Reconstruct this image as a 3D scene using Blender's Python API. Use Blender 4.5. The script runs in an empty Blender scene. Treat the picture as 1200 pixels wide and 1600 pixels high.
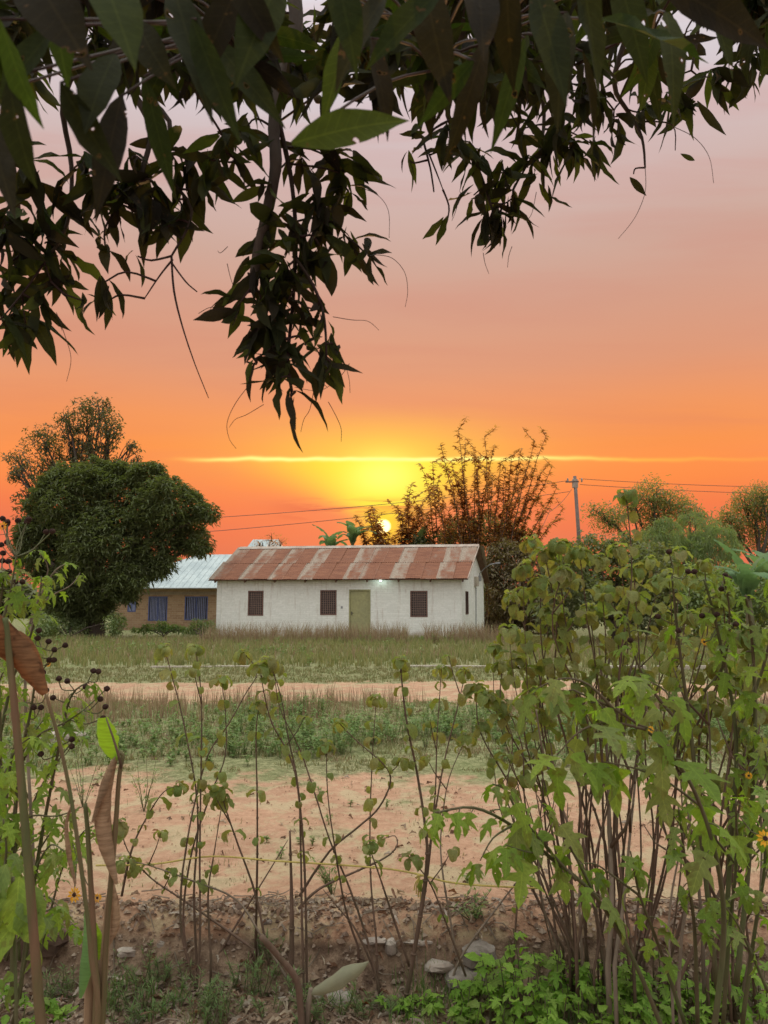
import bpy, math, random
import numpy as np
from mathutils import Vector, Matrix, noise
R = math.radians
random.seed(11); rng = np.random.default_rng(7)
scene = bpy.context.scene
C = scene.collection

# ------------------------------------------------------------------ camera, sky, sun, exposure
F = 1155.0; CH = 1.55; PITCH = math.atan(140/F)
cam_d = bpy.data.cameras.new("camera"); cam = bpy.data.objects.new("camera", cam_d); C.objects.link(cam)
cam.location = (0, 0, CH); cam.rotation_euler = (math.pi/2 + PITCH, 0, 0)
cam_d.sensor_fit = 'VERTICAL'; cam_d.sensor_height = 36; cam_d.sensor_width = 27; cam_d.lens = 36*F/1600
cam_d.clip_start = .05; cam_d.clip_end = 1500
cam_d.dof.use_dof = True; cam_d.dof.focus_distance = 6.5; cam_d.dof.aperture_fstop = 6.5
scene.camera = cam
scene.view_settings.view_transform = 'Standard'; scene.view_settings.look = 'None'
scene.view_settings.exposure = 0; scene.view_settings.gamma = 1
scene.view_settings.use_curve_mapping = False
scene.cycles.max_bounces = 8; scene.cycles.transparent_max_bounces = 8
scene.cycles.sample_clamp_indirect = 6
SUN_EL = 5.8

def lin(r, g, b):
    f = lambda c: (c/255/12.92) if c/255 <= .04045 else ((c/255+.055)/1.055)**2.4
    return (f(r), f(g), f(b), 1)

class NT:
    """small helper to write node trees as expressions"""
    def __init__(s, tree): s.t = tree; s.n = tree.nodes; s.l = tree.links
    def node(s, typ, **kw):
        n = s.n.new(typ)
        for k, v in kw.items(): setattr(n, k, v)
        return n
    def put(s, sock, v):
        if isinstance(v, bpy.types.NodeSocket): s.l.new(v, sock)
        else: sock.default_value = v
    def m(s, op, a, b=0.0, c=0.0, clamp=False):
        n = s.node('ShaderNodeMath', operation=op, use_clamp=clamp)
        s.put(n.inputs[0], a); s.put(n.inputs[1], b); s.put(n.inputs[2], c)
        return n.outputs[0]
    def ss(s, x, a, b, lo=0.0, hi=1.0, smooth=True):
        n = s.node('ShaderNodeMapRange', interpolation_type='SMOOTHSTEP' if smooth else 'LINEAR')
        s.put(n.inputs[0], x); s.put(n.inputs[1], a); s.put(n.inputs[2], b); s.put(n.inputs[3], lo); s.put(n.inputs[4], hi)
        return n.outputs[0]
    def ramp(s, x, pts, interp='LINEAR'):
        n = s.node('ShaderNodeValToRGB'); e = n.color_ramp.elements; n.color_ramp.interpolation = interp
        while len(e) < len(pts): e.new(.5)
        for i, (p, c) in enumerate(pts):
            e[i].position = p; e[i].color = c if len(c) == 4 else (*c, 1)
        s.put(n.inputs[0], x); return n.outputs[0]
    def mix(s, f, a, b, mode='MIX'):
        n = s.node('ShaderNodeMix', data_type='RGBA', blend_type=mode)
        s.put(n.inputs[0], f); s.put(n.inputs[6], a); s.put(n.inputs[7], b); return n.outputs[2]
    def noise(s, vec, scale, detail=4, rough=.55, dist=0.0, out=0):
        n = s.node('ShaderNodeTexNoise')
        if vec is not None: s.put(n.inputs['Vector'], vec)
        n.inputs['Scale'].default_value = scale; n.inputs['Detail'].default_value = detail
        n.inputs['Roughness'].default_value = rough; n.inputs['Distortion'].default_value = dist
        return n.outputs[out]
    def mapping(s, vec, scale=(1, 1, 1), rot=(0, 0, 0)):
        n = s.node('ShaderNodeMapping'); s.put(n.inputs[0], vec)
        n.inputs['Scale'].default_value = scale; n.inputs['Rotation'].default_value = rot; return n.outputs[0]

def make_world():
    w = bpy.data.worlds.new("World"); scene.world = w; w.use_nodes = True
    t = NT(w.node_tree); t.n.clear()
    out = t.node('ShaderNodeOutputWorld')
    tc = t.node('ShaderNodeTexCoord').outputs['Generated']
    nrm = t.node('ShaderNodeVectorMath', operation='NORMALIZE'); t.put(nrm.inputs[0], tc)
    sep = t.node('ShaderNodeSeparateXYZ'); t.put(sep.inputs[0], nrm.outputs[0])
    x, y, z = sep.outputs
    e = t.m('MULTIPLY', t.m('ARCSINE', z), 180/math.pi)
    az = t.m('MULTIPLY', t.m('ARCTAN2', x, y), 180/math.pi)
    aaz = t.m('ABSOLUTE', az)
    ef = t.m('DIVIDE', e, 90.0, clamp=True)
    main = [(0, (216, 110, 84)), (5.5, (238, 117, 76)), (7, (245, 123, 72)), (8.8, (252, 138, 70)), (10.6, (253, 146, 74)),
            (11.6, (249, 147, 76)), (13.8, (243, 150, 90)), (17.7, (222, 152, 118)), (22, (212, 157, 134)), (26, (206, 168, 153)),
            (32, (209, 185, 182)), (36, (214, 202, 206)), (44, (232, 226, 232))]
    back = [(0, (214, 196, 190)), (10, (222, 208, 204)), (25, (240, 238, 238)), (44, (255, 255, 255))]
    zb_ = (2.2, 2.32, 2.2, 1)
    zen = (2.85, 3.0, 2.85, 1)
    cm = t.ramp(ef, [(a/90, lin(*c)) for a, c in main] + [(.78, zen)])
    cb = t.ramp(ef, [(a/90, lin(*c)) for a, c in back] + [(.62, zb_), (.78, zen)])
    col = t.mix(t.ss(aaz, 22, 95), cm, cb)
    # slow unevenness of the haze, soft horizontal banks
    yy = t.m('MAXIMUM', y, .15)
    u = t.m('DIVIDE', x, yy); v = t.m('DIVIDE', z, yy)
    comb = t.node('ShaderNodeCombineXYZ'); t.put(comb.inputs[0], u); t.put(comb.inputs[1], v)
    uv = comb.outputs[0]
    front = t.ss(y, .2, .45)
    banks = t.noise(t.mapping(uv, (1.3, 11, 1)), 1.0, 5, .55, .5)
    col = t.mix(t.m('MULTIPLY', t.ss(banks, .42, .68), t.m('MULTIPLY', front, .20)), col, lin(206, 122, 106))
    # yellow glow, an upturned fan above the sun, cut by the line of cloud
    de = t.m('SUBTRACT', e, SUN_EL)
    wid = t.m('MAXIMUM', t.m('ADD', t.m('MULTIPLY', de, 1.15), .6), .9)
    q = t.m('DIVIDE', az, wid); g = t.m('EXPONENT', t.m('MULTIPLY', t.m('POWER', t.m('ABSOLUTE', q), 2.2), -1.0))
    g = t.m('MULTIPLY', g, t.ss(e, 5.6, 8.2))
    wob = t.noise(t.mapping(uv, (6.5, 0, 0)), 1.0, 3, .6)
    line = t.m('ADD', .1945, t.m('MULTIPLY', t.m('SUBTRACT', wob, .5), .015))
    dv = t.m('SUBTRACT', v, line)
    g_low = t.m('MULTIPLY', g, t.ss(dv, -.002, .004, 1, 0))
    q2 = t.m('DIVIDE', az, 9.0); up = t.m('EXPONENT', t.m('MULTIPLY', t.m('MULTIPLY', q2, q2), -1.0))
    g_up = t.m('MULTIPLY', t.m('MULTIPLY', up, t.ss(dv, -.004, .004)), t.ss(dv, .0, .085, .8, 0))
    side = t.m('MULTIPLY', t.m('EXPONENT', t.m('MULTIPLY', t.m('POWER', t.m('DIVIDE', aaz, 13.0), 2.0), -1.0)),
               t.m('MULTIPLY', t.ss(v, .135, .19), t.ss(dv, -.002, .004, 1, 0)))
    col = t.mix(t.m('MULTIPLY', side, .3), col, lin(255, 176, 58))
    col = t.mix(g_up, col, lin(255, 210, 66))
    col = t.mix(t.m('MULTIPLY', t.m('POWER', g_low, .5), 1.0, clamp=True), col, lin(255, 236, 50))
    core = t.m('EXPONENT', t.m('MULTIPLY', t.m('ADD', t.m('POWER', t.m('DIVIDE', az, 2.6), 2.0), t.m('POWER', t.m('DIVIDE', t.m('SUBTRACT', e, 9.7), 1.7), 2.0)), -1.0))
    col = t.mix(core, col, (1.0, 1.0, .16, 1))
    # dark strands left of the sun
    st = t.noise(t.mapping(uv, (7, 75, 1)), 1.0, 4, .6, .6)
    band = t.m('MULTIPLY', t.ss(v, .102, .118), t.ss(v, .128, .146, 1, 0))
    lat = t.m('MULTIPLY', t.ss(u, -.2, -.06), t.ss(u, .03, .06, 1, 0))
    col = t.mix(t.m('MULTIPLY', t.m('MULTIPLY', t.ss(st, .46, .6), band), t.m('MULTIPLY', lat, .9)), col, lin(222, 98, 66))
    # bright line of cloud
    thick = t.m('ADD', .0014, t.m('MULTIPLY', t.noise(t.mapping(uv, (14, 0, 0)), 1.0, 3), .0026))
    dl = t.m('DIVIDE', dv, thick)
    ln = t.m('EXPONENT', t.m('MULTIPLY', t.m('MULTIPLY', dl, dl), -1.0))
    lcol = t.mix(t.ss(aaz, 7, 20), (1.15, 1.0, .28, 1), lin(255, 186, 76))
    fade = t.m('MULTIPLY', t.ss(u, -.31, -.22), t.ss(u, .22, .55, 1, .25))
    col = t.mix(t.m('MULTIPLY', t.m('MULTIPLY', ln, fade), front), col, lcol)
    # the sun, low in the haze
    d2 = t.m('SQRT', t.m('ADD', t.m('POWER', t.m('ADD', az, .02), 2.0), t.m('POWER', t.m('SUBTRACT', e, SUN_EL), 2.0)))
    halo = t.m('EXPONENT', t.m('MULTIPLY', t.m('POWER', t.m('DIVIDE', d2, 1.9), 2.0), -1.0))
    col = t.mix(t.m('MULTIPLY', halo, .9), col, lin(255, 214, 40))
    col = t.mix(t.ss(d2, .40, .62, 1, 0), col, (3.6, 2.5, .9, 1))
    # ground side of the dome
    col = t.mix(t.ss(e, -3, 0, 1, 0), col, lin(120, 85, 65))
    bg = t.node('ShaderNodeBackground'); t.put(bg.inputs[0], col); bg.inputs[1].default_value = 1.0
    sky = t.node('ShaderNodeTexSky', sky_type='NISHITA'); sky.sun_disc = False
    sky.sun_elevation = R(SUN_EL); sky.sun_rotation = 0.0; sky.dust_density = 5
    b2 = t.node('ShaderNodeBackground'); t.put(b2.inputs[0], sky.outputs[0]); b2.inputs[1].default_value = .002
    add = t.node('ShaderNodeAddShader'); t.l.new(bg.outputs[0], add.inputs[0]); t.l.new(b2.outputs[0], add.inputs[1])
    t.l.new(add.outputs[0], out.inputs[0])
make_world()
sun_d = bpy.data.lights.new("sun", 'SUN'); sun_d.energy = 1.8; sun_d.angle = R(1.0); sun_d.color = (1, .55, .22)
sun = bpy.data.objects.new("sun", sun_d); C.objects.link(sun)
sun.rotation_euler = Vector((0, math.cos(R(SUN_EL)), math.sin(R(SUN_EL)))).to_track_quat('Z', 'Y').to_euler()

# ------------------------------------------------------------------ picture measures -> places
cp, sp_ = math.cos(PITCH), math.sin(PITCH)
CAMP = Vector((0, 0, CH))
def ray(px, py):
    a = (px-600)/F; b = (800-py)/F
    return Vector((a, cp - b*sp_, sp_ + b*cp))
def P(px, py, D):
    r = ray(px, py); return CAMP + r*(D/r.y)
def G(px, py, z=0.0):
    r = ray(px, py); return CAMP + r*((z-CH)/r.z)

# ------------------------------------------------------------------ object helpers
LOC = {}
def locof(o):
    if o is None: return Vector((0, 0, 0))
    return LOC[o.name]
def tag(o, label=None, cat=None, group=None, kind=None):
    if label: o['label'] = label
    if cat: o['category'] = cat
    if group: o['group'] = group
    if kind: o['kind'] = kind
    return o
def thing(name, label, cat, loc, group=None):
    o = bpy.data.objects.new(name, None); o.empty_display_size = .1; C.objects.link(o)
    o.location = loc; LOC[o.name] = Vector(loc)
    return tag(o, label, cat, group)
def place(name, mesh, parent, mat4):
    """one object sharing a mesh, at a world matrix, under parent"""
    o = bpy.data.objects.new(name, mesh); C.objects.link(o)
    if parent is not None:
        o.parent = parent
        mat4 = Matrix.Translation(-locof(parent)) @ mat4
    o.matrix_basis = mat4
    return o
class MB:
    def __init__(s): s.v = []; s.f = []; s.uv = None
    def add(s, vs, fs):
        n = len(s.v); s.v.extend([tuple(v) for v in vs]); s.f.extend([tuple(i+n for i in f) for f in fs])
    def quad(s, a, b, c, d): s.add([a, b, c, d], [(0, 1, 2, 3)])
    def box(s, o, ux, uy, uz):
        """corner o and three edge vectors"""
        o = Vector(o); ux, uy, uz = Vector(ux), Vector(uy), Vector(uz)
        vs = [o, o+ux, o+ux+uy, o+uy, o+uz, o+ux+uz, o+ux+uy+uz, o+uy+uz]
        fs = [(0, 3, 2, 1), (4, 5, 6, 7), (0, 1, 5, 4), (1, 2, 6, 5), (2, 3, 7, 6), (3, 0, 4, 7)]
        if ux.cross(uy).dot(uz) < 0: fs = [f[::-1] for f in fs]
        s.add(vs, fs)
    def tube(s, pts, rad, sides=6, cap=True, wob=0.0):
        pts = [Vector(p) for p in pts]; n = len(pts)
        if not hasattr(rad, '__len__'): rad = [rad]*n
        prev = None; rings = []
        for i, p in enumerate(pts):
            d = (pts[min(i+1, n-1)] - pts[max(i-1, 0)])
            if d.length < 1e-9: d = Vector((0, 0, 1))
            d.normalize()
            if prev is None:
                a = d.cross(Vector((0, 0, 1)) if abs(d.z) < .9 else Vector((1, 0, 0)))
            else: a = prev - d*prev.dot(d)
            if a.length < 1e-6: a = d.orthogonal()
            a.normalize(); b = d.cross(a); prev = a
            r = rad[i]
            rings.append([p + (a*math.cos(2*math.pi*k/sides) + b*math.sin(2*math.pi*k/sides))*r*(1+random.uniform(-wob, wob)) for k in range(sides)])
        vs = [v for rg in rings for v in rg]; fs = []
        for i in range(n-1):
            for k in range(sides):
                k2 = (k+1) % sides
                fs.append((i*sides+k, i*sides+k2, (i+1)*sides+k2, (i+1)*sides+k))
        if cap: fs.append(tuple(range(sides))[::-1]); fs.append(tuple((n-1)*sides+k for k in range(sides)))
        s.add(vs, fs)
    def mesh(s, name, mat=None, loc=Vector((0, 0, 0)), smooth=False):
        me = bpy.data.meshes.new(name)
        me.from_pydata([(v[0]-loc[0], v[1]-loc[1], v[2]-loc[2]) for v in s.v], [], s.f)
        if mat: me.materials.append(mat)
        if smooth: me.polygons.foreach_set('use_smooth', [True]*len(me.polygons))
        me.update(); return me
    def build(s, name, mat, parent=None, smooth=False, kind=None, base=None):
        loc = Vector(base) if base is not None else locof(parent)
        me = s.mesh(name, mat, loc, smooth)
        o = bpy.data.objects.new(name, me); C.objects.link(o)
        if parent is not None: o.parent = parent
        else: o.location = loc
        LOC[o.name] = loc
        if kind: o['kind'] = kind
        return o
def build_np(name, V, T, mat, parent=None, kind=None, smooth=False):
    """V (n,3) float, T (m,k) int: one mesh quickly"""
    loc = np.array(locof(parent)); V = V - loc
    me = bpy.data.meshes.new(name); k = T.shape[1]
    me.vertices.add(len(V)); me.vertices.foreach_set('co', V.astype(np.float32).ravel())
    me.loops.add(T.size); me.loops.foreach_set('vertex_index', T.astype(np.int32).ravel())
    me.polygons.add(len(T)); me.polygons.foreach_set('loop_start', np.arange(0, T.size, k, dtype=np.int32))
    me.polygons.foreach_set('use_smooth', np.full(len(T), smooth))
    me.update(calc_edges=True); me.validate()
    me.materials.append(mat)
    o = bpy.data.objects.new(name, me); C.objects.link(o)
    if parent is not None: o.parent = parent
    LOC[o.name] = locof(parent)
    if kind: o['kind'] = kind
    return o
def frames(d, up=None, roll=None):
    """rotation matrices (n,3,3) whose local +Y is d; local Z leans to up"""
    d = d/np.linalg.norm(d, axis=1, keepdims=True)
    if up is None: up = np.tile([0, 0, 1.0], (len(d), 1))
    x = np.cross(d, up); ln = np.linalg.norm(x, axis=1, keepdims=True)
    x = np.where(ln < 1e-3, np.array([1.0, 0, 0]), x/np.maximum(ln, 1e-6)); z = np.cross(x, d)
    if roll is not None:
        c, s = np.cos(roll)[:, None], np.sin(roll)[:, None]
        x, z = x*c + z*s, z*c - x*s
    return np.stack([x, d, z], axis=2)
def scatter(tv, tf, pos, rot, scl):
    tv = np.asarray(tv, float); tf = np.asarray(tf, int); n = len(pos)
    scl = np.asarray(scl, float)
    if scl.ndim == 1: scl = np.repeat(scl[:, None], 3, axis=1)
    V = np.einsum('nij,nkj->nki', rot, tv[None]*scl[:, None, :]) + pos[:, None, :]
    T = tf[None] + (np.arange(n)*len(tv))[:, None, None]
    return V.reshape(-1, 3), T.reshape(-1, tf.shape[1])
def mat_of(pos, d, up, scl, sx=1.0):
    d = Vector(d).normalized(); x = d.cross(Vector(up))
    if x.length < 1e-3: x = d.orthogonal()
    x.normalize(); z = x.cross(d)
    m = Matrix(((x.x*scl*sx, d.x*scl, z.x*scl, pos[0]), (x.y*scl*sx, d.y*scl, z.y*scl, pos[1]), (x.z*scl*sx, d.z*scl, z.z*scl, pos[2]), (0, 0, 0, 1)))
    return m

# ------------------------------------------------------------------ leaf shapes (unit length along +Y, normal +Z), triangles
def leaf_tmpl(prof, bend=.5, fold=.25, twist=0.0, wave=0.0, petiole=.0, seed=0):
    """prof: half widths at equal steps. bend: how far the tip curls down (radians over the length)"""
    n = len(prof); rr = random.Random(seed)
    vs = []; y, z, a = 0.0, 0.0, bend*-.2; st = 1.0/(n-1)
    for i, w in enumerate(prof):
        tw = twist*i/(n-1); f = fold + rr.uniform(-.1, .1)
        wv = wave*math.sin(i*2.1+seed)
        nx = (-math.sin(a)*0, math.sin(a), math.cos(a))
        for sgn in (-1, 1):
            lx = w*math.cos(f)*math.cos(tw); up = w*math.sin(f)*1.0 + sgn*w*math.sin(tw) + wv*w
            vs.append((sgn*lx, y + up*math.sin(a), z + up*math.cos(a)))
        vs.append((0, y, z))
        y += st*math.cos(a); z -= st*math.sin(a); a += bend/(n-1)
    fs = []
    for i in range(n-1):
        l0, r0, m0 = i*3, i*3+1, i*3+2; l1, r1, m1 = l0+3, r0+3, m0+3
        for q in ((l0, m0, m1), (l0, m1, l1), (m0, r0, r1), (m0, r1, m1)):
            fs.append(q)
    return vs, fs
MANGO_P = [.012, .075, .115, .13, .125, .095, .045, .002]
OVAL_P = [.02, .21, .30, .33, .31, .23, .02]
BROAD_P = [.02, .2, .3, .33, .3, .2, .02]
MANGO = [leaf_tmpl(MANGO_P, b, .35, tw, wv, seed=i) for i, (b, tw, wv) in enumerate([(.3, .2, .1), (.9, -.3, .2), (.6, .5, .15), (1.3, .1, .25), (-.3, -.4, .2), (.2, .9, .3)])]
OVAL = [leaf_tmpl(OVAL_P, b, .4, tw, wv, seed=i+9) for i, (b, tw, wv) in enumerate([(1.3, .1, .12), (2.0, -.2, .15), (2.6, .2, .1), (.9, .4, .2), (3.2, -.3, .1)])]
BROAD = [leaf_tmpl(BROAD_P, b, .2, tw, .2, seed=i+20) for i, (b, tw) in enumerate([(.5, .1), (1.0, -.2), (.8, .3)])]
DRY = [leaf_tmpl([.02, .14, .2, .24, .2, .14, .1, .01], b, f, tw, .5, seed=i+30) for i, (b, f, tw) in enumerate([(.6, .9, .5), (1.2, 1.1, -.9), (-.8, .7, .8)])]
def lobed_tmpl(bend, cup, seed, lob=1.0):
    rr = random.Random(seed)
    half = [(.0, .0), (.05, .16), (.17, .03), (.36, .08), (.25, .21), (.13, .33), (.34, .42), (.50, .63), (.26, .56), (.11, .55), (.17, .72), (.10, .90), (0, 1.10)]
    mid = [0, .16, .34, .56, 1.10]
    vs = [(0, m, 0) for m in mid]; fs = []
    for sg in (-1, 1):
        b = len(vs)
        for (x, y) in half[1:-1]:
            x = x*(1 if x < .2 else lob)*rr.uniform(.9, 1.1); vs.append((sg*x, y*rr.uniform(.97, 1.03), 0))
        ix = lambda k: b+k-1      # half index 1..11
        tri = [(0, ix(2), ix(1)), (0, ix(1), 1), (ix(1), ix(2), ix(3)), (ix(1), ix(3), ix(4)), (ix(1), ix(4), 1), (1, ix(4), ix(5)), (1, ix(5), 2),
               (2, ix(5), ix(6)), (2, ix(6), ix(8)), (ix(6), ix(7), ix(8)), (2, ix(8), ix(9)), (2, ix(9), 3), (3, ix(9), ix(10)), (3, ix(10), ix(11)), (3, ix(11), 4)]
        if sg > 0: tri = [q[::-1] for q in tri]
        fs += tri
    out = []
    for (x, y, z) in vs:
        r = rr.uniform(-.015, .015)
        a = bend*y; yy = math.sin(a)/bend if abs(bend) > .01 else y; zz = -(1-math.cos(a))/bend if abs(bend) > .01 else 0
        out.append((x*math.cos(cup*abs(x)), yy, zz - abs(x)*abs(x)*cup*1.2 + abs(x)*.18 + r))
    return out, fs
LOBED = [lobed_tmpl(b, c, i+50, l) for i, (b, c, l) in enumerate([(.7, .9, 1), (1.2, 1.1, .85), (.4, .3, 1.05), (1.6, 1.0, .75)])]
def tmesh(t, name, mat):
    m = MB(); m.v = list(t[0]); m.f = list(t[1]); me = m.mesh(name, mat, smooth=True); return me

# ------------------------------------------------------------------ materials
def new_mat(name):
    m = bpy.data.materials.new(name); m.use_nodes = True; t = NT(m.node_tree); t.n.clear()
    return m, t, t.node('ShaderNodeOutputMaterial')
def leafmat(name, cols, transl=.35, rough=.5, tcol=None, veins=0.0, spots=None, stripes=0.0):
    """cols: list of albedo colours spread over leaves at random"""
    m, t, out = new_mat(name)
    geo = t.node('ShaderNodeNewGeometry'); oi = t.node('ShaderNodeObjectInfo')
    r = t.m('FRACT', t.m('ADD', geo.outputs['Random Per Island'], oi.outputs['Random']))
    n = len(cols); c = t.ramp(r, [(i/(n-1) if n > 1 else 0, (*k, 1)) for i, k in enumerate(cols)])
    tc = t.node('ShaderNodeTexCoord').outputs['Object']
    nz = t.noise(tc, 9, 3)
    c = t.mix(.5, c, t.ramp(nz, [(.3, (.72, .72, .7, 1)), (.7, (1.2, 1.2, 1.1, 1))]), 'MULTIPLY')
    hole = None
    if veins:
        so = t.node('ShaderNodeSeparateXYZ'); t.put(so.inputs[0], tc); ax = t.m('ABSOLUTE', so.outputs[0])
        mid = t.ss(ax, .010, .003); sv = t.m('SINE', t.m('MULTIPLY', t.m('SUBTRACT', so.outputs[1], t.m('MULTIPLY', ax, .9)), veins))
        vn = t.m('MAXIMUM', mid, t.m('MULTIPLY', t.ss(sv, .86, 1.0), .55))
        c = t.mix(t.m('MULTIPLY', vn, .5), c, t.mix(1.0, c, (1.9, 1.8, 1.6, 1), 'MULTIPLY'))
        of = t.node('ShaderNodeVectorMath', operation='ADD'); t.put(of.inputs[0], tc); cz = t.node('ShaderNodeCombineXYZ'); t.put(cz.inputs[2], t.m('MULTIPLY', oi.outputs['Random'], 50.0)); t.put(of.inputs[1], cz.outputs[0])
        hn = t.noise(of.outputs[0], 7.5, 2, .5); hole = t.ss(hn, .715, .725)
        c = t.mix(t.ss(hn, .66, .71, 0, .8), c, (.10, .055, .03, 1))
    if stripes:
        sn = t.noise(t.mapping(geo.outputs['Position'], (20, 20, 170)), 1.0, 4, .6); c = t.mix(stripes, c, t.ramp(sn, [(.3, (.5, .45, .4, 1)), (.7, (1.35, 1.35, 1.3, 1))]), 'MULTIPLY')
    if spots:
        pn = t.noise(geo.outputs['Position'], spots[1], 3)
        c = t.mix(t.ss(pn, .58, .66, 0, spots[2]), c, (*spots[0], 1))
    b = t.node('ShaderNodeBsdfPrincipled'); t.put(b.inputs['Base Color'], c); b.inputs['Roughness'].default_value = rough
    b.inputs['Specular IOR Level'].default_value = .15
    bp = t.node('ShaderNodeBump'); bp.inputs['Strength'].default_value = .3; bp.inputs['Distance'].default_value = .004
    t.put(bp.inputs['Height'], t.noise(geo.outputs['Position'], 160, 3)); t.l.new(bp.outputs[0], b.inputs['Normal'])
    tr = t.node('ShaderNodeBsdfTranslucent')
    tint = tcol or (1.5, 1.6, .5)
    t.put(tr.inputs[0], t.mix(1.0, c, (*tint, 1), 'MULTIPLY'))
    mx = t.node('ShaderNodeMixShader'); mx.inputs[0].default_value = transl
    t.l.new(b.outputs[0], mx.inputs[1]); t.l.new(tr.outputs[0], mx.inputs[2]); res = mx.outputs[0]
    if hole is not None:
        tp = t.node('ShaderNodeBsdfTransparent'); mh = t.node('ShaderNodeMixShader'); t.put(mh.inputs[0], hole); t.l.new(res, mh.inputs[1]); t.l.new(tp.outputs[0], mh.inputs[2]); res = mh.outputs[0]
    t.l.new(res, out.inputs[0])
    return m
def surf(name, c1, c2, scale=8, rough=.8, bump=.3, bscale=40, dist=.01, stretch=(1, 1, 1), spec=.3, metal=0.0, coord='Object', lo=.35, hi=.65):
    m, t, out = new_mat(name)
    tc = t.node('ShaderNodeTexCoord').outputs[coord]; v = t.mapping(tc, stretch)
    c = t.mix(t.ss(t.noise(v, scale, 6, .6), lo, hi), (*c1, 1), (*c2, 1))
    c = t.mix(.6, c, t.ramp(t.noise(v, scale*7, 3), [(.3, (.75, .75, .75, 1)), (.7, (1.2, 1.2, 1.2, 1))]), 'MULTIPLY')
    b = t.node('ShaderNodeBsdfPrincipled'); t.put(b.inputs['Base Color'], c); b.inputs['Roughness'].default_value = rough
    b.inputs['Specular IOR Level'].default_value = spec; b.inputs['Metallic'].default_value = metal
    bp = t.node('ShaderNodeBump'); bp.inputs['Strength'].default_value = bump; bp.inputs['Distance'].default_value = dist
    t.put(bp.inputs['Height'], t.noise(v, bscale, 5, .6)); t.l.new(bp.outputs[0], b.inputs['Normal'])
    t.l.new(b.outputs[0], out.inputs[0]); return m

M = {}
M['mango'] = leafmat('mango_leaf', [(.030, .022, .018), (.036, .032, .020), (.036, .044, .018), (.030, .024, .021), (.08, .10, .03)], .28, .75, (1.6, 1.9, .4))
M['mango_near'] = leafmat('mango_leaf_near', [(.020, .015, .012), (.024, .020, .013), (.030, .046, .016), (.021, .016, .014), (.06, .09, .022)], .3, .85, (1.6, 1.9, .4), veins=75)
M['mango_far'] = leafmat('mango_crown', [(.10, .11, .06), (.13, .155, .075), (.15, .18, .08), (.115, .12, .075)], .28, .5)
M['oval'] = leafmat('shrub_leaf', [(.16, .22, .07), (.22, .27, .09), (.28, .31, .12), (.22, .21, .09), (.17, .25, .08)], .45, .65, (1.5, 1.5, .6), spots=((.20, .11, .04), 30, .4), veins=70)
M['lobed'] = leafmat('sunflower_leaf', [(.15, .23, .04), (.21, .31, .055), (.27, .36, .07), (.17, .23, .08), (.25, .27, .09)], .45, .6, (1.4, 1.7, .5), spots=((.15, .11, .04), 22, .5), veins=60)
M['weed'] = leafmat('weed_leaf', [(.14, .26, .04), (.20, .34, .055), (.26, .40, .075), (.16, .22, .06)], .45, .6, veins=50)
M['herb'] = leafmat('herb_leaf', [(.14, .22, .08), (.18, .27, .10), (.25, .28, .13), (.13, .23, .08)], .35, .6)
M['grass'] = leafmat('grass_blade', [(.17, .18, .08), (.23, .22, .10), (.33, .28, .17), (.15, .19, .08), (.30, .25, .15)], .35, .7, (1.2, 1.2, .8))
M['drygrass'] = leafmat('dry_grass', [(.30, .20, .14), (.38, .28, .19), (.26, .17, .12), (.30, .27, .14), (.42, .33, .22)], .3, .8, (1.2, 1.1, .9))
M['crown_a'] = leafmat('far_foliage', [(.36, .22, .11), (.42, .27, .13), (.32, .25, .12)], .65, .6, (1.5, 1.1, .5))  # orange of the sunset backlight is put into the leaf colour
M['crown_d'] = leafmat('olive_foliage', [(.19, .19, .11), (.23, .24, .13), (.22, .20, .12)], .45, .6)
M['crown_b'] = leafmat('bush_foliage', [(.16, .16, .10), (.20, .21, .12), (.16, .19, .12)], .4, .6)
M['crown_c'] = leafmat('feathery_foliage', [(.20, .25, .14), (.25, .31, .17), (.22, .24, .15)], .45, .6)
M['banana'] = leafmat('banana_leaf', [(.13, .22, .11), (.17, .26, .13)], .4, .6, (1.2, 1.3, .8))
M['dryleaf'] = leafmat('dry_leaf', [(.30, .20, .13), (.36, .26, .18), (.24, .15, .09)], .25, .8, (1.3, 1.0, .7), spots=((.16, .09, .05), 14, .7), stripes=.8)
M['brownleaf'] = leafmat('rusty_leaf', [(.19, .10, .05), (.23, .13, .065)], .3, .7, (1.6, .9, .4), spots=((.08, .04, .02), 18, .8), stripes=.9)
M['freshleaf'] = leafmat('fresh_leaf', [(.28, .52, .05), (.30, .55, .06)], .5, .45, (1.5, 1.5, .5), stripes=.4)
M['bladegreen'] = leafmat('blade_leaf', [(.16, .30, .13), (.18, .33, .14)], .4, .5, stripes=.4)
M['litter'] = leafmat('leaf_litter', [(.30, .20, .14), (.40, .33, .25), (.20, .11, .07), (.16, .10, .07), (.48, .42, .36)], .15, .9, (1.2, 1, .8))
M['petal'] = leafmat('petal', [(.85, .42, .03), (.9, .5, .05)], .3, .6, (1.2, 1, .4))
M['bark'] = surf('bark', (.06, .042, .035), (.11, .085, .07), 6, .9, .8, 30, .01, (1, 1, .3))
M['stem'] = surf('stem', (.17, .105, .075), (.11, .08, .05), 10, .75, .5, 60, .003, (1, 1, .4))
M['greystem'] = surf('grey_stem', (.27, .21, .155), (.15, .115, .08), 8, .85, .5, 50, .004, (1, 1, .3))
M['greenstem'] = surf('green_stem', (.10, .115, .045), (.12, .085, .05), 5, .7, .3, 60, .003, (1, 1, .4))
M['twig'] = surf('twig', (.06, .03, .03), (.045, .03, .02), 8, .8, .4, 60, .002)
M['canestalk'] = surf('cane_stalk', (.19, .105, .06), (.10, .115, .04), 2.0, .65, .5, 70, .003, (3, 3, .35), lo=.42, hi=.6)
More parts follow.
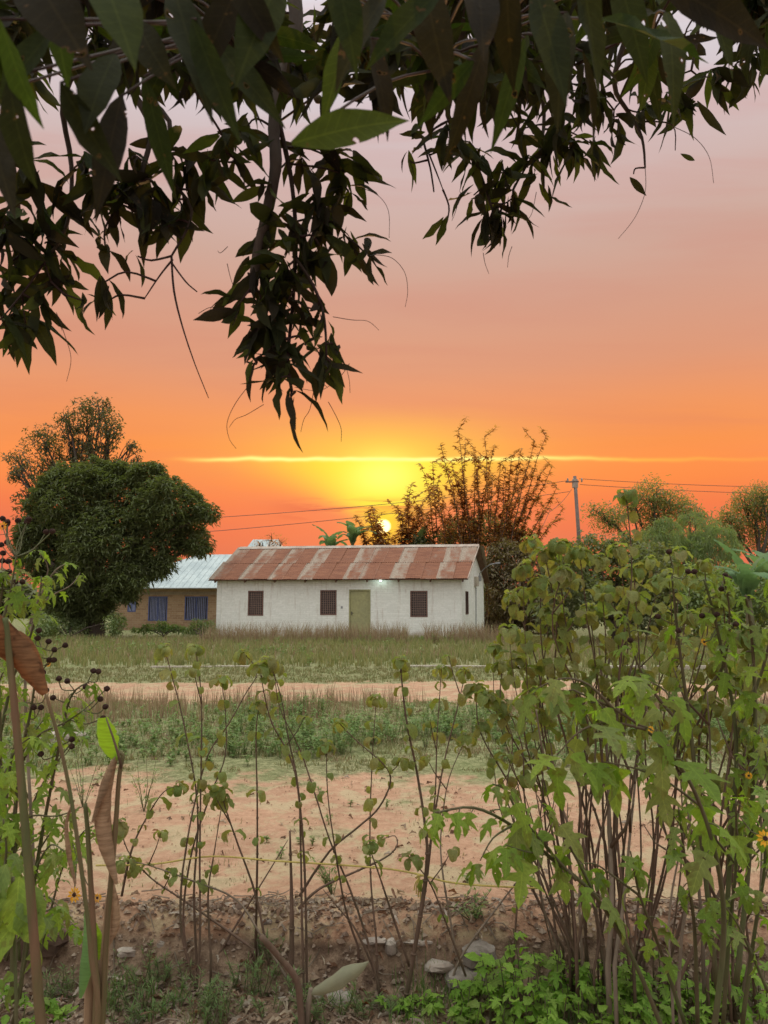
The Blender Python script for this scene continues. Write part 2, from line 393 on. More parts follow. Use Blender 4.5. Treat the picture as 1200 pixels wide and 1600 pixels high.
M['seedhead'] = surf('seed_head', (.035, .015, .012), (.06, .03, .02), 60, .95, 1.0, 200, .006)
M['rock'] = surf('rock', (.30, .26, .22), (.18, .14, .115), 5, .9, .8, 18, .02)
M['palerock'] = surf('pale_rock', (.44, .38, .32), (.28, .22, .18), 7, .85, .7, 22, .012)
M['concrete'] = surf('concrete', (.5, .45, .37), (.38, .32, .26), 3, .9, .5, 30, .01)
M['zinc'] = surf('zinc_sheet', (.36, .42, .43), (.46, .52, .52), 1.2, .55, .2, 20, .005, spec=.4)
M['blue'] = surf('blue_paint', (.075, .095, .23), (.11, .13, .27), 3, .55, .2, 40, .002)
M['darkglass'] = surf('dark_glass', (.022, .016, .016), (.05, .035, .034), 2, .35, .05, 10, .001, spec=.5)
M['maroon'] = surf('maroon_wood', (.19, .11, .09), (.15, .08, .065), 4, .7, .3, 40, .002)
M['door'] = surf('olive_paint', (.36, .34, .17), (.31, .30, .16), 1.5, .6, .15, 20, .003, spec=.35)
M['poleconc'] = surf('pole_grey', (.20, .15, .13), (.15, .11, .10), 2, .85, .3, 20, .004)
M['wire'] = surf('wire', (.09, .06, .05), (.07, .05, .045), 2, .6, 0, 5, .001)
M['greymetal'] = surf('grey_metal', (.32, .32, .33), (.25, .25, .26), 4, .5, .1, 20, .001)
M['rope'] = surf('yellow_rope', (.62, .50, .14), (.5, .40, .12), 40, .8, .6, 200, .002)
M['rafter'] = surf('rafter', (.13, .07, .05), (.18, .10, .07), 4, .8, .3, 30, .002)

def ground_mat():
    m, t, out = new_mat('soil')
    pos = t.node('ShaderNodeNewGeometry').outputs['Position']
    sep = t.node('ShaderNodeSeparateXYZ'); t.put(sep.inputs[0], pos); X, Y, Z = sep.outputs
    wob = t.m('SUBTRACT', t.noise(pos, .75, 6, .68), .5)
    yw = t.m('ADD', Y, t.m('MULTIPLY', wob, t.ss(Y, 4, 14, 1.6, 3.4)))
    # green-ness along the way from the camera: bank, path, verge, road, strip, field
    gr = t.ramp(t.m('DIVIDE', yw, 40.0, clamp=True), [(0, (.35,)*3), (3.7/40, (.15,)*3), (4.3/40, (.26,)*3), (6.3/40, (.27,)*3), (7.6/40, (.92,)*3), (11.4/40, (.8,)*3), (12.1/40, (.08,)*3),
                                                        (14.2/40, (.1,)*3), (14.9/40, (.92,)*3), (29/40, (.95,)*3), (1, (.95,)*3)])
    pat = t.noise(pos, 1.3, 6, .68)
    g = t.ss(t.m('ADD', gr, t.m('MULTIPLY', t.m('SUBTRACT', pat, .5), 1.5)), .36, .62)
    fine = t.noise(pos, 11, 9, .74); big = t.noise(pos, .8, 3)
    dirt = t.mix(t.ss(big, .3, .7), (.48, .255, .155, 1), (.36, .19, .115, 1))
    dirt = t.mix(t.ss(fine, .3, .7), t.mix(.5, dirt, (.32, .19, .12, 1)), t.mix(.3, dirt, (.72, .54, .38, 1)))
    dirt = t.mix(t.ss(t.noise(pos, 2.6, 6, .7, .4), .46, .58, 0, .7), dirt, (.47, .385, .235, 1))
    vf = t.noise(pos, 38, 6, .75)
    dirt = t.mix(t.ss(vf, .52, .72, 0, .5), dirt, (.23, .15, .10, 1))
    grass = t.mix(t.ss(fine, .35, .65), (.13, .13, .06, 1), (.36, .33, .18, 1))
    grass = t.mix(t.ss(vf, .5, .62, 0, .75), grass, (.085, .09, .04, 1))
    grass = t.mix(t.ss(big, .35, .65), grass, t.mix(.35, grass, (.17, .22, .08, 1)))
    col = t.mix(g, dirt, grass)
    # dark earth of the cut bank and the plot in front of it
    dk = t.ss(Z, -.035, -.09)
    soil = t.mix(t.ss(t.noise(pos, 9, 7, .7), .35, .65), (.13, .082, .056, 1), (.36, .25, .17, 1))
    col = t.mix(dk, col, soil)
    b = t.node('ShaderNodeBsdfPrincipled'); t.put(b.inputs['Base Color'], col); b.inputs['Roughness'].default_value = .95
    b.inputs['Specular IOR Level'].default_value = .1
    h = t.m('ADD', t.noise(pos, 22, 9, .7), t.m('MULTIPLY', t.noise(pos, 5, 5, .6), 1.6))
    bp = t.node('ShaderNodeBump'); bp.inputs['Strength'].default_value = .8; bp.inputs['Distance'].default_value = .03
    t.put(bp.inputs['Height'], h); t.l.new(bp.outputs[0], b.inputs['Normal'])
    t.l.new(b.outputs[0], out.inputs[0]); return m
M['soil'] = ground_mat()

def white_wall_mat(name, base, dirtc, bw=.26, bh=.085, mortar=None, bstr=.6, stain=.55):
    m, t, out = new_mat(name)
    uv = t.node('ShaderNodeUVMap').outputs[0]
    br = t.node('ShaderNodeTexBrick'); t.put(br.inputs['Vector'], uv); br.inputs['Scale'].default_value = 1
    br.inputs['Brick Width'].default_value = bw; br.inputs['Row Height'].default_value = bh; br.inputs['Mortar Size'].default_value = .008
    br.inputs['Mortar Smooth'].default_value = .6; br.offset = .5; br.inputs['Bias'].default_value = 0
    br.inputs['Color1'].default_value = (*base[0], 1); br.inputs['Color2'].default_value = (*base[1], 1)
    br.inputs['Mortar'].default_value = (*(mortar or base[1]), 1)
    sep = t.node('ShaderNodeSeparateXYZ'); t.put(sep.inputs[0], uv)
    big = t.noise(uv, 1.1, 6, .65); fine = t.noise(uv, 12, 5, .65)
    col = t.mix(.5, br.outputs[0], t.ramp(fine, [(.3, (.82, .8, .78, 1)), (.7, (1.1, 1.1, 1.1, 1))]), 'MULTIPLY')
    low = t.m('ADD', t.ss(sep.outputs[1], .0, .95, 1, 0), t.m('MULTIPLY', t.m('SUBTRACT', big, .5), 1.5))
    col = t.mix(t.m('MULTIPLY', t.ss(low, .45, 1.0), stain), col, (*dirtc, 1))
    run = t.noise(t.mapping(uv, (4, .45, 1)), 1.3, 5, .7)
    col = t.mix(t.ss(run, .52, .72, 0, stain*.6), col, (*dirtc, 1))
    chip = t.m('MULTIPLY', t.ss(t.noise(uv, 9, 5, .75), .56, .62), t.ss(low, .4, .9))
    col = t.mix(t.m('MULTIPLY', chip, .55), col, (.22, .15, .11, 1))
    b = t.node('ShaderNodeBsdfPrincipled'); t.put(b.inputs['Base Color'], col); b.inputs['Roughness'].default_value = .9
    b.inputs['Specular IOR Level'].default_value = .15
    bp = t.node('ShaderNodeBump'); bp.inputs['Strength'].default_value = bstr; bp.inputs['Distance'].default_value = .012
    t.put(bp.inputs['Height'], t.m('ADD', t.m('MULTIPLY', br.outputs[1], -1.0), t.m('MULTIPLY', fine, .6))); t.l.new(bp.outputs[0], b.inputs['Normal'])
    t.l.new(b.outputs[0], out.inputs[0]); return m
M['white_wall'] = white_wall_mat('white_brick', ((.86, .86, .82), (.78, .785, .74)), (.42, .32, .24), stain=.85)
M['brick'] = white_wall_mat('brown_brick', ((.40, .27, .17), (.30, .19, .12)), (.30, .17, .10), .3, .12, (.44, .35, .25), .8, .3)

def rust_mat():
    m, t, out = new_mat('rusty_sheet')
    oi = t.node('ShaderNodeObjectInfo'); uv = t.node('ShaderNodeUVMap').outputs[0]
    sc = t.node('ShaderNodeSeparateColor'); t.put(sc.inputs[0], oi.outputs['Color'])
    vm = t.node('ShaderNodeVectorMath', operation='ADD'); t.put(vm.inputs[0], uv)
    cx = t.node('ShaderNodeCombineXYZ'); t.put(cx.inputs[0], t.m('MULTIPLY', sc.outputs[1], 37.0)); t.put(cx.inputs[1], t.m('MULTIPLY', sc.outputs[2], 1.35)); t.put(vm.inputs[1], cx.outputs[0])
    v = vm.outputs[0]
    su = t.node('ShaderNodeSeparateXYZ'); t.put(su.inputs[0], uv)
    n1 = t.noise(t.mapping(v, (1.6, .8, 1)), 1.2, 6, .6); n2 = t.noise(t.mapping(v, (1, 5, 1)), 1.6, 5, .7); n3 = t.noise(v, 14, 4, .6)
    f = t.m('ADD', sc.outputs[0], t.m('ADD', t.m('MULTIPLY', t.m('SUBTRACT', n1, .5), 1.3), t.m('ADD', t.m('MULTIPLY', t.m('SUBTRACT', n2, .5), .8), t.m('MULTIPLY', t.m('SUBTRACT', n3, .5), .35))))
    rust = t.mix(t.ss(n2, .3, .7), (.15, .05, .024, 1), (.25, .10, .05, 1))
    zinc = t.mix(t.ss(n3, .3, .7), (.24, .17, .125, 1), (.35, .285, .225, 1))
    strip = t.m('MULTIPLY', t.ss(t.m('ADD', su.outputs[0], t.m('MULTIPLY', t.m('SUBTRACT', n1, .5), .5)), .30, .12), t.ss(sc.outputs[0], .92, .7))
    f = t.m('SUBTRACT', f, t.m('MULTIPLY', strip, .32))
    col = t.mix(t.ss(f, .30, .80), zinc, rust)
    # whitish bloom where sheets lap
    lap = t.m('MULTIPLY', t.ss(su.outputs[0], .035, .0), t.ss(n2, .35, .6))
    col = t.mix(t.m('MULTIPLY', lap, .5), col, (.42, .32, .25, 1))
    b = t.node('ShaderNodeBsdfPrincipled'); t.put(b.inputs['Base Color'], col); b.inputs['Roughness'].default_value = .7
    b.inputs['Specular IOR Level'].default_value = .3
    t.l.new(b.outputs[0], out.inputs[0]); return m
M['rust'] = rust_mat()
def emit_mat(name, col, s):
    m, t, out = new_mat(name); e = t.node('ShaderNodeEmission'); e.inputs[0].default_value = (*col, 1); e.inputs[1].default_value = s
    t.l.new(e.outputs[0], out.inputs[0]); return m
M['bulb'] = emit_mat('bulb_glow', (.75, 1.0, .9), 6)

# ------------------------------------------------------------------ ground
def lip(x): return 3.86 + .12*noise.noise(Vector((x*1.1, 3.3, 0))) + .06*noise.noise(Vector((x*3.7, 1.3, 0)))
def H(x, y):
    L = lip(x); z = .02*noise.noise(Vector((x*.7, y*.7, 0))) + .008*noise.noise(Vector((x*4, y*4, 2)))
    if y > 12: z += .05*noise.noise(Vector((x*.2, y*.2, 5)))
    k = (L - y)/.22; k = max(0., min(1., k)); k = k*k*(3-2*k)
    z -= .24*k
    if 0 < k: z += k*(.07*noise.noise(Vector((x*3, y*3, 7))) + .04*noise.noise(Vector((x*9, y*9, 4))) + .02*noise.noise(Vector((x*21, y*21, 1))))
    if k > 0 and k < 1: z += .06*noise.noise(Vector((x*7, y*12, 9)))*math.sin(math.pi*k)
    ridge = math.exp(-((y-L-.1)/.14)**2); z += ridge*(.03+.035*noise.noise(Vector((x*2.3, 8, 1))))
    return z
def GH(px, py):
    r = ray(px, py); k = 2.6/r.y
    while k < 400:
        p = CAMP + r*k
        if p.z <= H(p.x, p.y): return p
        k *= 1.004
    return p
def lines(dense0, dense1, step, far, grow=1.22):
    xs = list(np.arange(dense0, dense1+1e-6, step)); s = step
    while xs[-1] < far: s *= grow; xs.append(xs[-1]+s)
    s = step; lo = []
    a = xs[0]
    while a > -far: s *= grow; a -= s; lo.append(a)
    return lo[::-1] + xs
def build_ground():
    xs = lines(-2.6, 3.0, .045, 420, 1.09)
    ys = list(np.arange(2.9, 4.4, .028)); s = .03
    while ys[-1] < 500: s *= 1.045; ys.append(ys[-1]+s)
    lo = []; a = ys[0]; s = .05
    while a > -60: s *= 1.35; a -= s; lo.append(a)
    ys = lo[::-1] + ys
    nx, ny = len(xs), len(ys)
    V = np.array([(x, y, H(x, y)) for y in ys for x in xs])
    zones = {k: [] for k in ('soil_bank', 'dirt_path', 'grass_verge', 'dirt_road', 'field')}
    for j in range(ny-1):
        y = (ys[j]+ys[j+1])/2
        for i in range(nx-1):
            x = (xs[i]+xs[i+1])/2; w = .25*noise.noise(Vector((x*.6, 0, 3)))*(1 if y < 9 else 2)
            yy = y + w
            k = 'soil_bank' if y < lip(x) + .15 else 'dirt_path' if yy < 7.2 else 'grass_verge' if yy < 11.8 else 'dirt_road' if yy < 14.4 else 'field'
            zones[k].append((j*nx+i, j*nx+i+1, (j+1)*nx+i+1, (j+1)*nx+i))
    for k, T in zones.items():
        T = np.array(T); u, inv = np.unique(T, return_inverse=True)
        o = build_np(k, V[u], inv.reshape(T.shape), M['soil'], None, 'structure', True)
build_ground()

# pale concrete kerb, broken and half hidden in the grass
kb = MB()
for (x0, x1, yv) in ((235, 330, 17.4), (334, 402, 17.5), (640, 705, 17.6), (712, 780, 17.5), (800, 870, 17.4), (930, 1010, 17.5), (1030, 1170, 17.5)):
    a = P(x0, 1046, yv); b = P(x1, 1046, yv); kb.box((a.x, yv, -.02), (b.x-a.x, random.uniform(-.05, .05), 0), (0, .14, 0), (0, 0, .085))
kb.build('kerb', M['concrete'], kind='structure')

# ------------------------------------------------------------------ walls with openings
def uvmesh(m, name, mat, parent, org, ux):
    """planar uv: u along ux, v height"""
    o = m.build(name, mat, parent)
    me = o.data; L = locof(parent); lay = me.uv_layers.new(name='UVMap')
    org = Vector(org) - L; ux = Vector(ux).normalized()
    for p in me.polygons:
        for li in p.loop_indices:
            c = me.vertices[me.loops[li].vertex_index].co - org
            lay.data[li].uv = (c.dot(ux) + .3*abs(c.y)*0, c.z)
    return o
def wall_mesh(p0, p1, z0, z1, holes, thick, nrm):
    """holes: (u0,u1,v0,v1) in metres along p0->p1 and height; nrm: outward normal"""
    p0, p1 = Vector((p0.x, p0.y, 0)), Vector((p1.x, p1.y, 0)); ux = (p1-p0); Ln = ux.length; ux.normalize(); n = Vector(nrm)
    us = sorted({0, Ln, *[h[0] for h in holes], *[h[1] for h in holes]}); vs = sorted({z0, z1, *[h[2] for h in holes], *[h[3] for h in holes]})
    m = MB(); pt = lambda u, v, d: p0 + ux*u + Vector((0, 0, v)) - n*d
    inh = lambda u, v: any(h[0] < u < h[1] and h[2] < v < h[3] for h in holes)
    for i in range(len(us)-1):
        for j in range(len(vs)-1):
            u0, u1, v0, v1 = us[i], us[i+1], vs[j], vs[j+1]
            if inh((u0+u1)/2, (v0+v1)/2): continue
            m.quad(pt(u0, v0, 0), pt(u1, v0, 0), pt(u1, v1, 0), pt(u0, v1, 0)); m.quad(pt(u1, v0, thick), pt(u0, v0, thick), pt(u0, v1, thick), pt(u1, v1, thick))
    for (u0, u1, v0, v1) in holes + [(0, Ln, z0, z1)]:
        m.quad(pt(u0, v0, 0), pt(u0, v1, 0), pt(u0, v1, thick), pt(u0, v0, thick)); m.quad(pt(u1, v0, thick), pt(u1, v1, thick), pt(u1, v1, 0), pt(u1, v0, 0))
        m.quad(pt(u0, v1, 0), pt(u1, v1, 0), pt(u1, v1, thick), pt(u0, v1, thick)); m.quad(pt(u0, v0, thick), pt(u1, v0, thick), pt(u1, v0, 0), pt(u0, v0, 0))
    return m, p0, ux
def on_wall(px, py, p0, ux):
    """(u, z) where the sight line meets the vertical plane through p0 along ux"""
    r = ray(px, py); n = Vector((-ux.y, ux.x, 0)); k = (Vector((p0.x, p0.y, 0)) - CAMP).dot(n)/r.dot(n); q = CAMP + r*k
    return (q - Vector((p0.x, p0.y, 0))).dot(ux), q.z

def corrugated(w, l, n=9, amp=.012):
    m = MB(); cols = n*4; uvs = []
    for j in range(4):
        for i in range(cols+1):
            m.v.append((w*i/cols, l*j/3, amp*math.sin(2*math.pi*i/4) + .004*random.uniform(-1, 1)*(j % 3 == 0)))
    for j in range(3):
        for i in range(cols):
            a = j*(cols+1)+i; m.f.append((a, a+1, a+cols+2, a+cols+1))
    me = m.mesh('roof_sheet', M['rust'], smooth=True); lay = me.uv_layers.new(name='UVMap')
    for p in me.polygons:
        for li in p.loop_indices:
            c = me.vertices[me.loops[li].vertex_index].co; lay.data[li].uv = (c.x, c.y)
    return me

def window_part(parent, p0, ux, n, hole, kind):
    u0, u1, v0, v1 = hole; q = lambda u, v, d: p0 + ux*u + Vector((0, 0, v)) - n*d
    fr = MB(); t = .055 if kind != 'slit' else .03; up = Vector((0, 0, 1))
    fm = M['maroon'] if kind != 'blue' else M['blue']
    for (a, b, c, d) in ((u0, u1, v0, v0+t), (u0, u1, v1-t, v1), (u0, u0+t, v0+t, v1-t), (u1-t, u1, v0+t, v1-t)):
        fr.box(q(a, c, -.012), ux*(b-a), -n*.07, up*(d-c))
    w = fr.build('window', fm, parent)
    pn = MB(); pn.box(q(u0+t, v0+t, .035), ux*(u1-u0-2*t), -n*.01, up*(v1-v0-2*t)); pn.build('pane', M['darkglass'], w)
    if kind == 'grid':
        g = MB(); nb, nh = 7, 10
        for i in range(1, nb): g.box(q(u0+t+(u1-u0-2*t)*i/nb-.009, v0+t, .012), ux*.018, -n*.015, up*(v1-v0-2*t))
        for j in range(1, nh): g.box(q(u0+t, v0+t+(v1-v0-2*t)*j/nh-.008, .0105), ux*(u1-u0-2*t), -n*.018, up*.016)
        g.build('grille', M['grille'], w)
    if kind == 'blue':
        um = (u0+u1)/2
        fr2 = MB(); fr2.box(q(um-.03, v0+t, -.006), ux*.06, -n*.05, up*(v1-v0-2*t)); fr2.build('mullion', M['blue'], w)
        bars = 12
        for i in range(1, bars):
            uu = u0+t+(u1-u0-2*t)*i/bars
            if abs(uu-um) < .03: continue
            g = MB(); g.box(q(uu-.02, v0+t, .0), ux*.038, -n*.02, up*(v1-v0-2*t)); g.build('bar', M['bluelight'], w)
    return w
M['grille'] = surf('grille_iron', (.27, .18, .15), (.2, .13, .11), 4, .7, .2, 30, .001)
M['bluelight'] = surf('pale_blue_paint', (.18, .20, .36), (.24, .26, .40), 4, .6, .1, 20, .001)

def build_white_house():
    A = P(722, 1000, 30.0); A.z = 0; B = P(337, 996, 31.5); B.z = 0
    Cc = P(757, 1000, 34.6); Cc.z = 0; Dd = B + (Cc - A)
    hs = thing('white_house', 'long white painted brick house with rusty corrugated roof and olive door', 'house', ((A.x+B.x)/2, (A.y+Dd.y)/2, 0))
    ux = (A-B).normalized(); n = Vector((ux.y, -ux.x, 0)); zt = 2.56
    def hole(x0, y0, x1, y1):
        a = on_wall(x0, y1, B, ux); b = on_wall(x1, y0, B, ux); return (a[0], b[0], a[1], b[1])
    wins = [hole(387, 923, 412, 962), hole(500, 922, 526, 961), hole(641, 923, 668, 964)]; dr = hole(545, 921, 579, 998)
    dr = (dr[0], dr[1], .08, dr[3])
    m, p0, _ = wall_mesh(B, A, 0, zt, wins + [dr], .22, n)
    w = uvmesh(m, 'wall', M['white_wall'], hs, B, ux)
    # gable walls
    us = (Cc-A).normalized(); ns = Vector((us.y, -us.x, 0)); Ls = (Cc-A).length; zr = 3.86
    sa = on_wall(727.5, 960, A, us); sb = on_wall(731.5, 924, A, us)
    slit = (sa[0], sb[0], sa[1], sb[1])
    m, p1, _ = wall_mesh(A + us*.002, Cc, 0, zt, [slit], .2, ns)
    a = Vector((A.x, A.y, zt)); c = Vector((Cc.x, Cc.y, zt)); ap = (a+c)/2 + Vector((0, 0, zr-zt))
    m.add([a, c, ap, a-ns*.2, c-ns*.2, ap-ns*.2], [(0, 1, 2), (5, 4, 3), (1, 4, 5, 2), (0, 2, 5, 3)])
    uvmesh(m, 'side_wall', M['white_wall'], hs, A, us)
    m, _, _ = wall_mesh(Dd, B - us*.002, 0, zt, [], .2, -ns)
    a = Vector((Dd.x, Dd.y, zt)); c = Vector((B.x, B.y, zt)); ap2 = (a+c)/2 + Vector((0, 0, zr-zt))
    m.add([a, c, ap2, a+ns*.2, c+ns*.2, ap2+ns*.2], [(0, 1, 2), (5, 4, 3), (1, 4, 5, 2), (0, 2, 5, 3)])
    uvmesh(m, 'side_wall', M['white_wall'], hs, Dd, us)
    m, _, _ = wall_mesh(Cc, Dd, 0, zt, [], .2, -n); uvmesh(m, 'back_wall', M['white_wall'], hs, Dd, ux)
    pl = MB(); pl.box(B - ux*.02 + n*.03 + Vector((0, 0, -.1)), ux*((A-B).length+.04), -n*.2, (0, 0, .19)); pl.box(A - us*.02 + ns*.03 + Vector((0, 0, -.1)), us*(Ls+.05), -ns*.2, (0, 0, .19))
    pl.build('plinth', M['plinth'], hs)
    # roof
    ov, eo = .28, .32
    e0 = B - ux*ov + n*eo; e1 = A + ux*ov + n*eo
    mid0 = (B+Dd)/2 - ux*ov; mid1 = (A+Cc)/2 + ux*ov
    ze = zt - .10; zR = zr + .10
    E0, E1 = Vector((e0.x, e0.y, ze)), Vector((e1.x, e1.y, ze)); R0, R1 = Vector((mid0.x, mid0.y, zR)), Vector((mid1.x, mid1.y, zR))
    K0, K1 = R0*2-E0, R1*2-E1; K0.z = K1.z = ze
    rf = MB()
    for (a, b, c, d) in ((E0, E1, R1, R0), (K1, K0, R0, R1)):
        nn = (b-a).cross(d-a).normalized(); rf.add([a-nn*.05, b-nn*.05, c-nn*.05, d-nn*.05, a-nn*.025, b-nn*.025, c-nn*.025, d-nn*.025], [(3, 2, 1, 0), (4, 5, 6, 7), (0, 1, 5, 4), (2, 3, 7, 6), (1, 2, 6, 5), (3, 0, 4, 7)])
    roof = rf.build('roof', M['rafter'], hs)
    Lr = (E1-E0).length; ncol = 17; w = Lr/ncol; sh = (R0-E0).length
    meshes = [corrugated(w*1.06, sh*.54) for _ in range(3)]; xd = (E1-E0).normalized(); yd = (R0-E0).normalized(); zd = xd.cross(yd).normalized(); yd2 = yd
    rr = random.Random(5)
    pat = [.62, .95, .60, .9, .75, .95, .55, .9, 1.0, .62, .8, .95, .6, .95, .85, .6, .85]
    for i in range(ncol):
        seed_i = rr.random(); eo_ = rr.uniform(-.03, .03)
        for row in (0, 1):
            o0 = E0 + xd*(w*i) + yd*(eo_ if row == 0 else sh*.485) + zd*(.012 + .010*row + .004*(i % 2) + rr.uniform(0, .006))
            mt = Matrix(((xd.x, yd.x, zd.x, o0.x), (xd.y, yd.y, zd.y, o0.y), (xd.z, yd.z, zd.z, o0.z), (0, 0, 0, 1))) @ Matrix.Rotation(rr.uniform(-.008, .008), 4, 'Z')
            s = place('roof_sheet', rr.choice(meshes), roof, mt)
            f = pat[i] + rr.uniform(-.05, .05)
            if i == ncol-1: f = .98 if row == 0 else .5
            s.color = (max(.15, min(1, f)), seed_i, float(row), 1)
    xb, yb = (K0-K1).normalized(), (R1-K1).normalized(); zb = xb.cross(yb).normalized()
    for i in range(ncol):
        o0 = K1 + xb*(w*i) + zb*.012; s = place('roof_sheet', corr_back(sh, w), roof, Matrix(((xb.x, yb.x, zb.x, o0.x), (xb.y, yb.y, zb.y, o0.y), (xb.z, yb.z, zb.z, o0.z), (0, 0, 0, 1))))
        s.color = (pat[i], rr.random(), 0, 1)
    rc = MB(); rc.add([R0+Vector((0, 0, .09)), R1+Vector((0, 0, .09)), R1-yd*.16+zd*.055, R0-yd*.16+zd*.055, R1-yb*.16+zb*.055, R0-yb*.16+zb*.055], [(3, 2, 1, 0), (0, 1, 4, 5)])
    rc.build('ridge_cap', M['palezinc'], roof)
    bb = MB()   # barge strip down the near gable
    bb.box(E1 + zd*.05 - xd*.02, xd*.035, yd*sh, zd*.045 - Vector((0, 0, .09))); bb.build('barge_strip', M['palezinc'], roof)
    for k in range(9):    # rafter ends under the eave
        u = .25 + k*(Lr-.5)/8; q = E0 + xd*u
        rt = MB(); rt.box(q + zd*-.055, xd*.055, yd*.5, zd*-.09); rt.build('rafter', M['rafter'], roof)
    # openings
    for h in wins: window_part(hs, p0, ux, n, h, 'grid')
    window_part(hs, Vector((A.x, A.y, 0)), us, ns, slit, 'slit')
    q = lambda u, v, d: p0 + ux*u + Vector((0, 0, v)) - n*d
    u0, u1, v0, v1 = dr; up = Vector((0, 0, 1)); t = .05
    df = MB()
    for (a, b, c, d) in ((u0, u1, v1-t, v1), (u0, u0+t, v0, v1-t), (u1-t, u1, v0, v1-t)): df.box(q(a, c, -.015), ux*(b-a), -n*.1, up*(d-c))
    df.build('door_frame', M['door'], hs)
    dm = MB(); dm.box(q(u0+t+.004, v0+.01, .03), ux*(u1-u0-2*t-.008), -n*.04, up*(v1-v0-t-.014))
    # pressed panels
    for (va, vb) in ((.12, .9), (1.0, 1.75)): dm.box(q(u0+.2, v0+va, .024), ux*(u1-u0-.4), -n*.01, up*(vb-va))
    door = dm.build('door', M['door'], hs)
    hd = MB(); hd.box(q(u0+t+.05, v0+.92, .005), ux*.03, -n*.03, up*.14); hd.tube([q(u0+t+.065, v0+1.0, .0), q(u0+t+.065, v0+1.0, -.03), q(u0+t+.15, v0+1.0, -.03)], .01, 6); hd.build('handle', M['darkglass'], door)
    sp = MB(); a = on_wall(534, 949, B, ux); sp.box(q(a[0]-.04, a[1]-.05, -.012), ux*.08, -n*.02, up*.1); sp.build('socket_plate', M['greymetal'], hs)
    # lit bulb under the eave
    a = on_wall(595.5, 906, B, ux); c = q(a[0], a[1], -.16); bl = MB()
    for i in range(1): bl.tube([c+up*.09, c+up*.05, c+up*.02, c-up*.02, c-up*.055, c-up*.07], [.015, .03, .05, .055, .035, .01], 10)
    lamp = MB(); lamp.tube([q(a[0], a[1]+.09, 0), c+up*.13, c+up*.09], [.012, .014, .022], 6); lo = lamp.build('lamp_holder', M['greymetal'], hs); bl.build('bulb', M['bulb'], lo, True)
    ld = bpy.data.lights.new('bulb_light', 'POINT'); ld.energy = 9; ld.color = (.75, 1, .9); ld.shadow_soft_size = .05
    lb = bpy.data.objects.new('bulb_light', ld); C.objects.link(lb); lb.location = c + n*.12 - Vector(hs.location); lb.parent = hs
    # service pipe, meter box and curved mast on the gable wall
    qs = lambda px, py, d: (lambda a: Vector((A.x, A.y, 0)) + us*a[0] + up*a[1] + ns*d)(on_wall(px, py, A, us))
    pm = MB(); pm.tube([qs(742.5, 999, .04), qs(742.5, 918, .04)], .022, 6); pm.build('conduit_pipe', M['greymetal'], hs)
    b0 = qs(742.5, 916, 0); mbx = MB(); mbx.box(b0 - us*.22, us*.44, ns*.12, up*.42); mbx.build('meter_box', M['concrete'], hs)
    b1 = qs(748, 908, 0); mb2 = MB(); mb2.box(b1 - us*.1, us*.22, ns*.1, up*.24); mb2.build('junction_box', M['greymetal'], hs)
    s0 = qs(749, 896, .02)
    ma = MB(); ma.tube([s0-up*.35, s0, P(757, 888, s0.y-.1), P(766, 882, s0.y-.3), P(776, 880, s0.y-.5)], [.022]*5, 6); mo = ma.build('lamp_arm', M['greymetal'], hs)
    lh = MB(); e = P(776, 880, s0.y-.5); lh.box(e-Vector((.05, .08, .03)), (.2, 0, .01), (0, .16, 0), (0, 0, .07)); lh.build('lamp_head', M['greymetal'], mo)
_cb = {}
def corr_back(sh, w):
    if 'm' not in _cb: _cb['m'] = corrugated(w*1.04, sh)
    return _cb['m']
M['plinth'] = surf('plinth', (.30, .22, .17), (.42, .36, .3), 2.5, .95, .7, 16, .015)
M['palezinc'] = surf('ridge_zinc', (.33, .24, .19), (.44, .38, .32), 2, .6, .2, 20, .002)
build_white_house()

def hip_roof(parent, p, q, dv, ov, ze, zr, inset, mat, name='roof'):
    """p->q front eave line, dv depth vector"""
    ux = (q-p).normalized(); vd = dv.normalized()
    a = p - ux*ov - vd*ov; b = q + ux*ov - vd*ov; c = q + dv + ux*ov + vd*ov; d = p + dv - ux*ov + vd*ov
    for v in (a, b, c, d): v.z = ze
    r0 = (a+d)/2 + ux*inset; r1 = (b+c)/2 - ux*inset; r0.z = r1.z = zr
    m = MB(); m.add([a, b, c, d, r0, r1], [(0, 1, 5, 4), (1, 2, 5), (2, 3, 4, 5), (3, 0, 4), (3, 2, 1, 0)])
    ro = m.build(name, mat, parent)
    # corrugation ribs on the front and left slopes
    rb = MB(); L = (b-a).length; k = 0
    u = .2
    while u < L-.1:
        f = min(1, u/inset, (L-u)/inset); top = a + (r0-a) + ux*(u-inset)
        s = a + ux*u; e = s + (top - s)*f; rb.tube([s+Vector((0, 0, .012)), e+Vector((0, 0, .012))], .012, 4, False); u += .35
    rb.build('rib', mat, ro, kind='stuff')
    fs = MB(); fs.tube([a, b], .03, 4); fs.build('fascia', M['greymetal'], ro)
    return ro
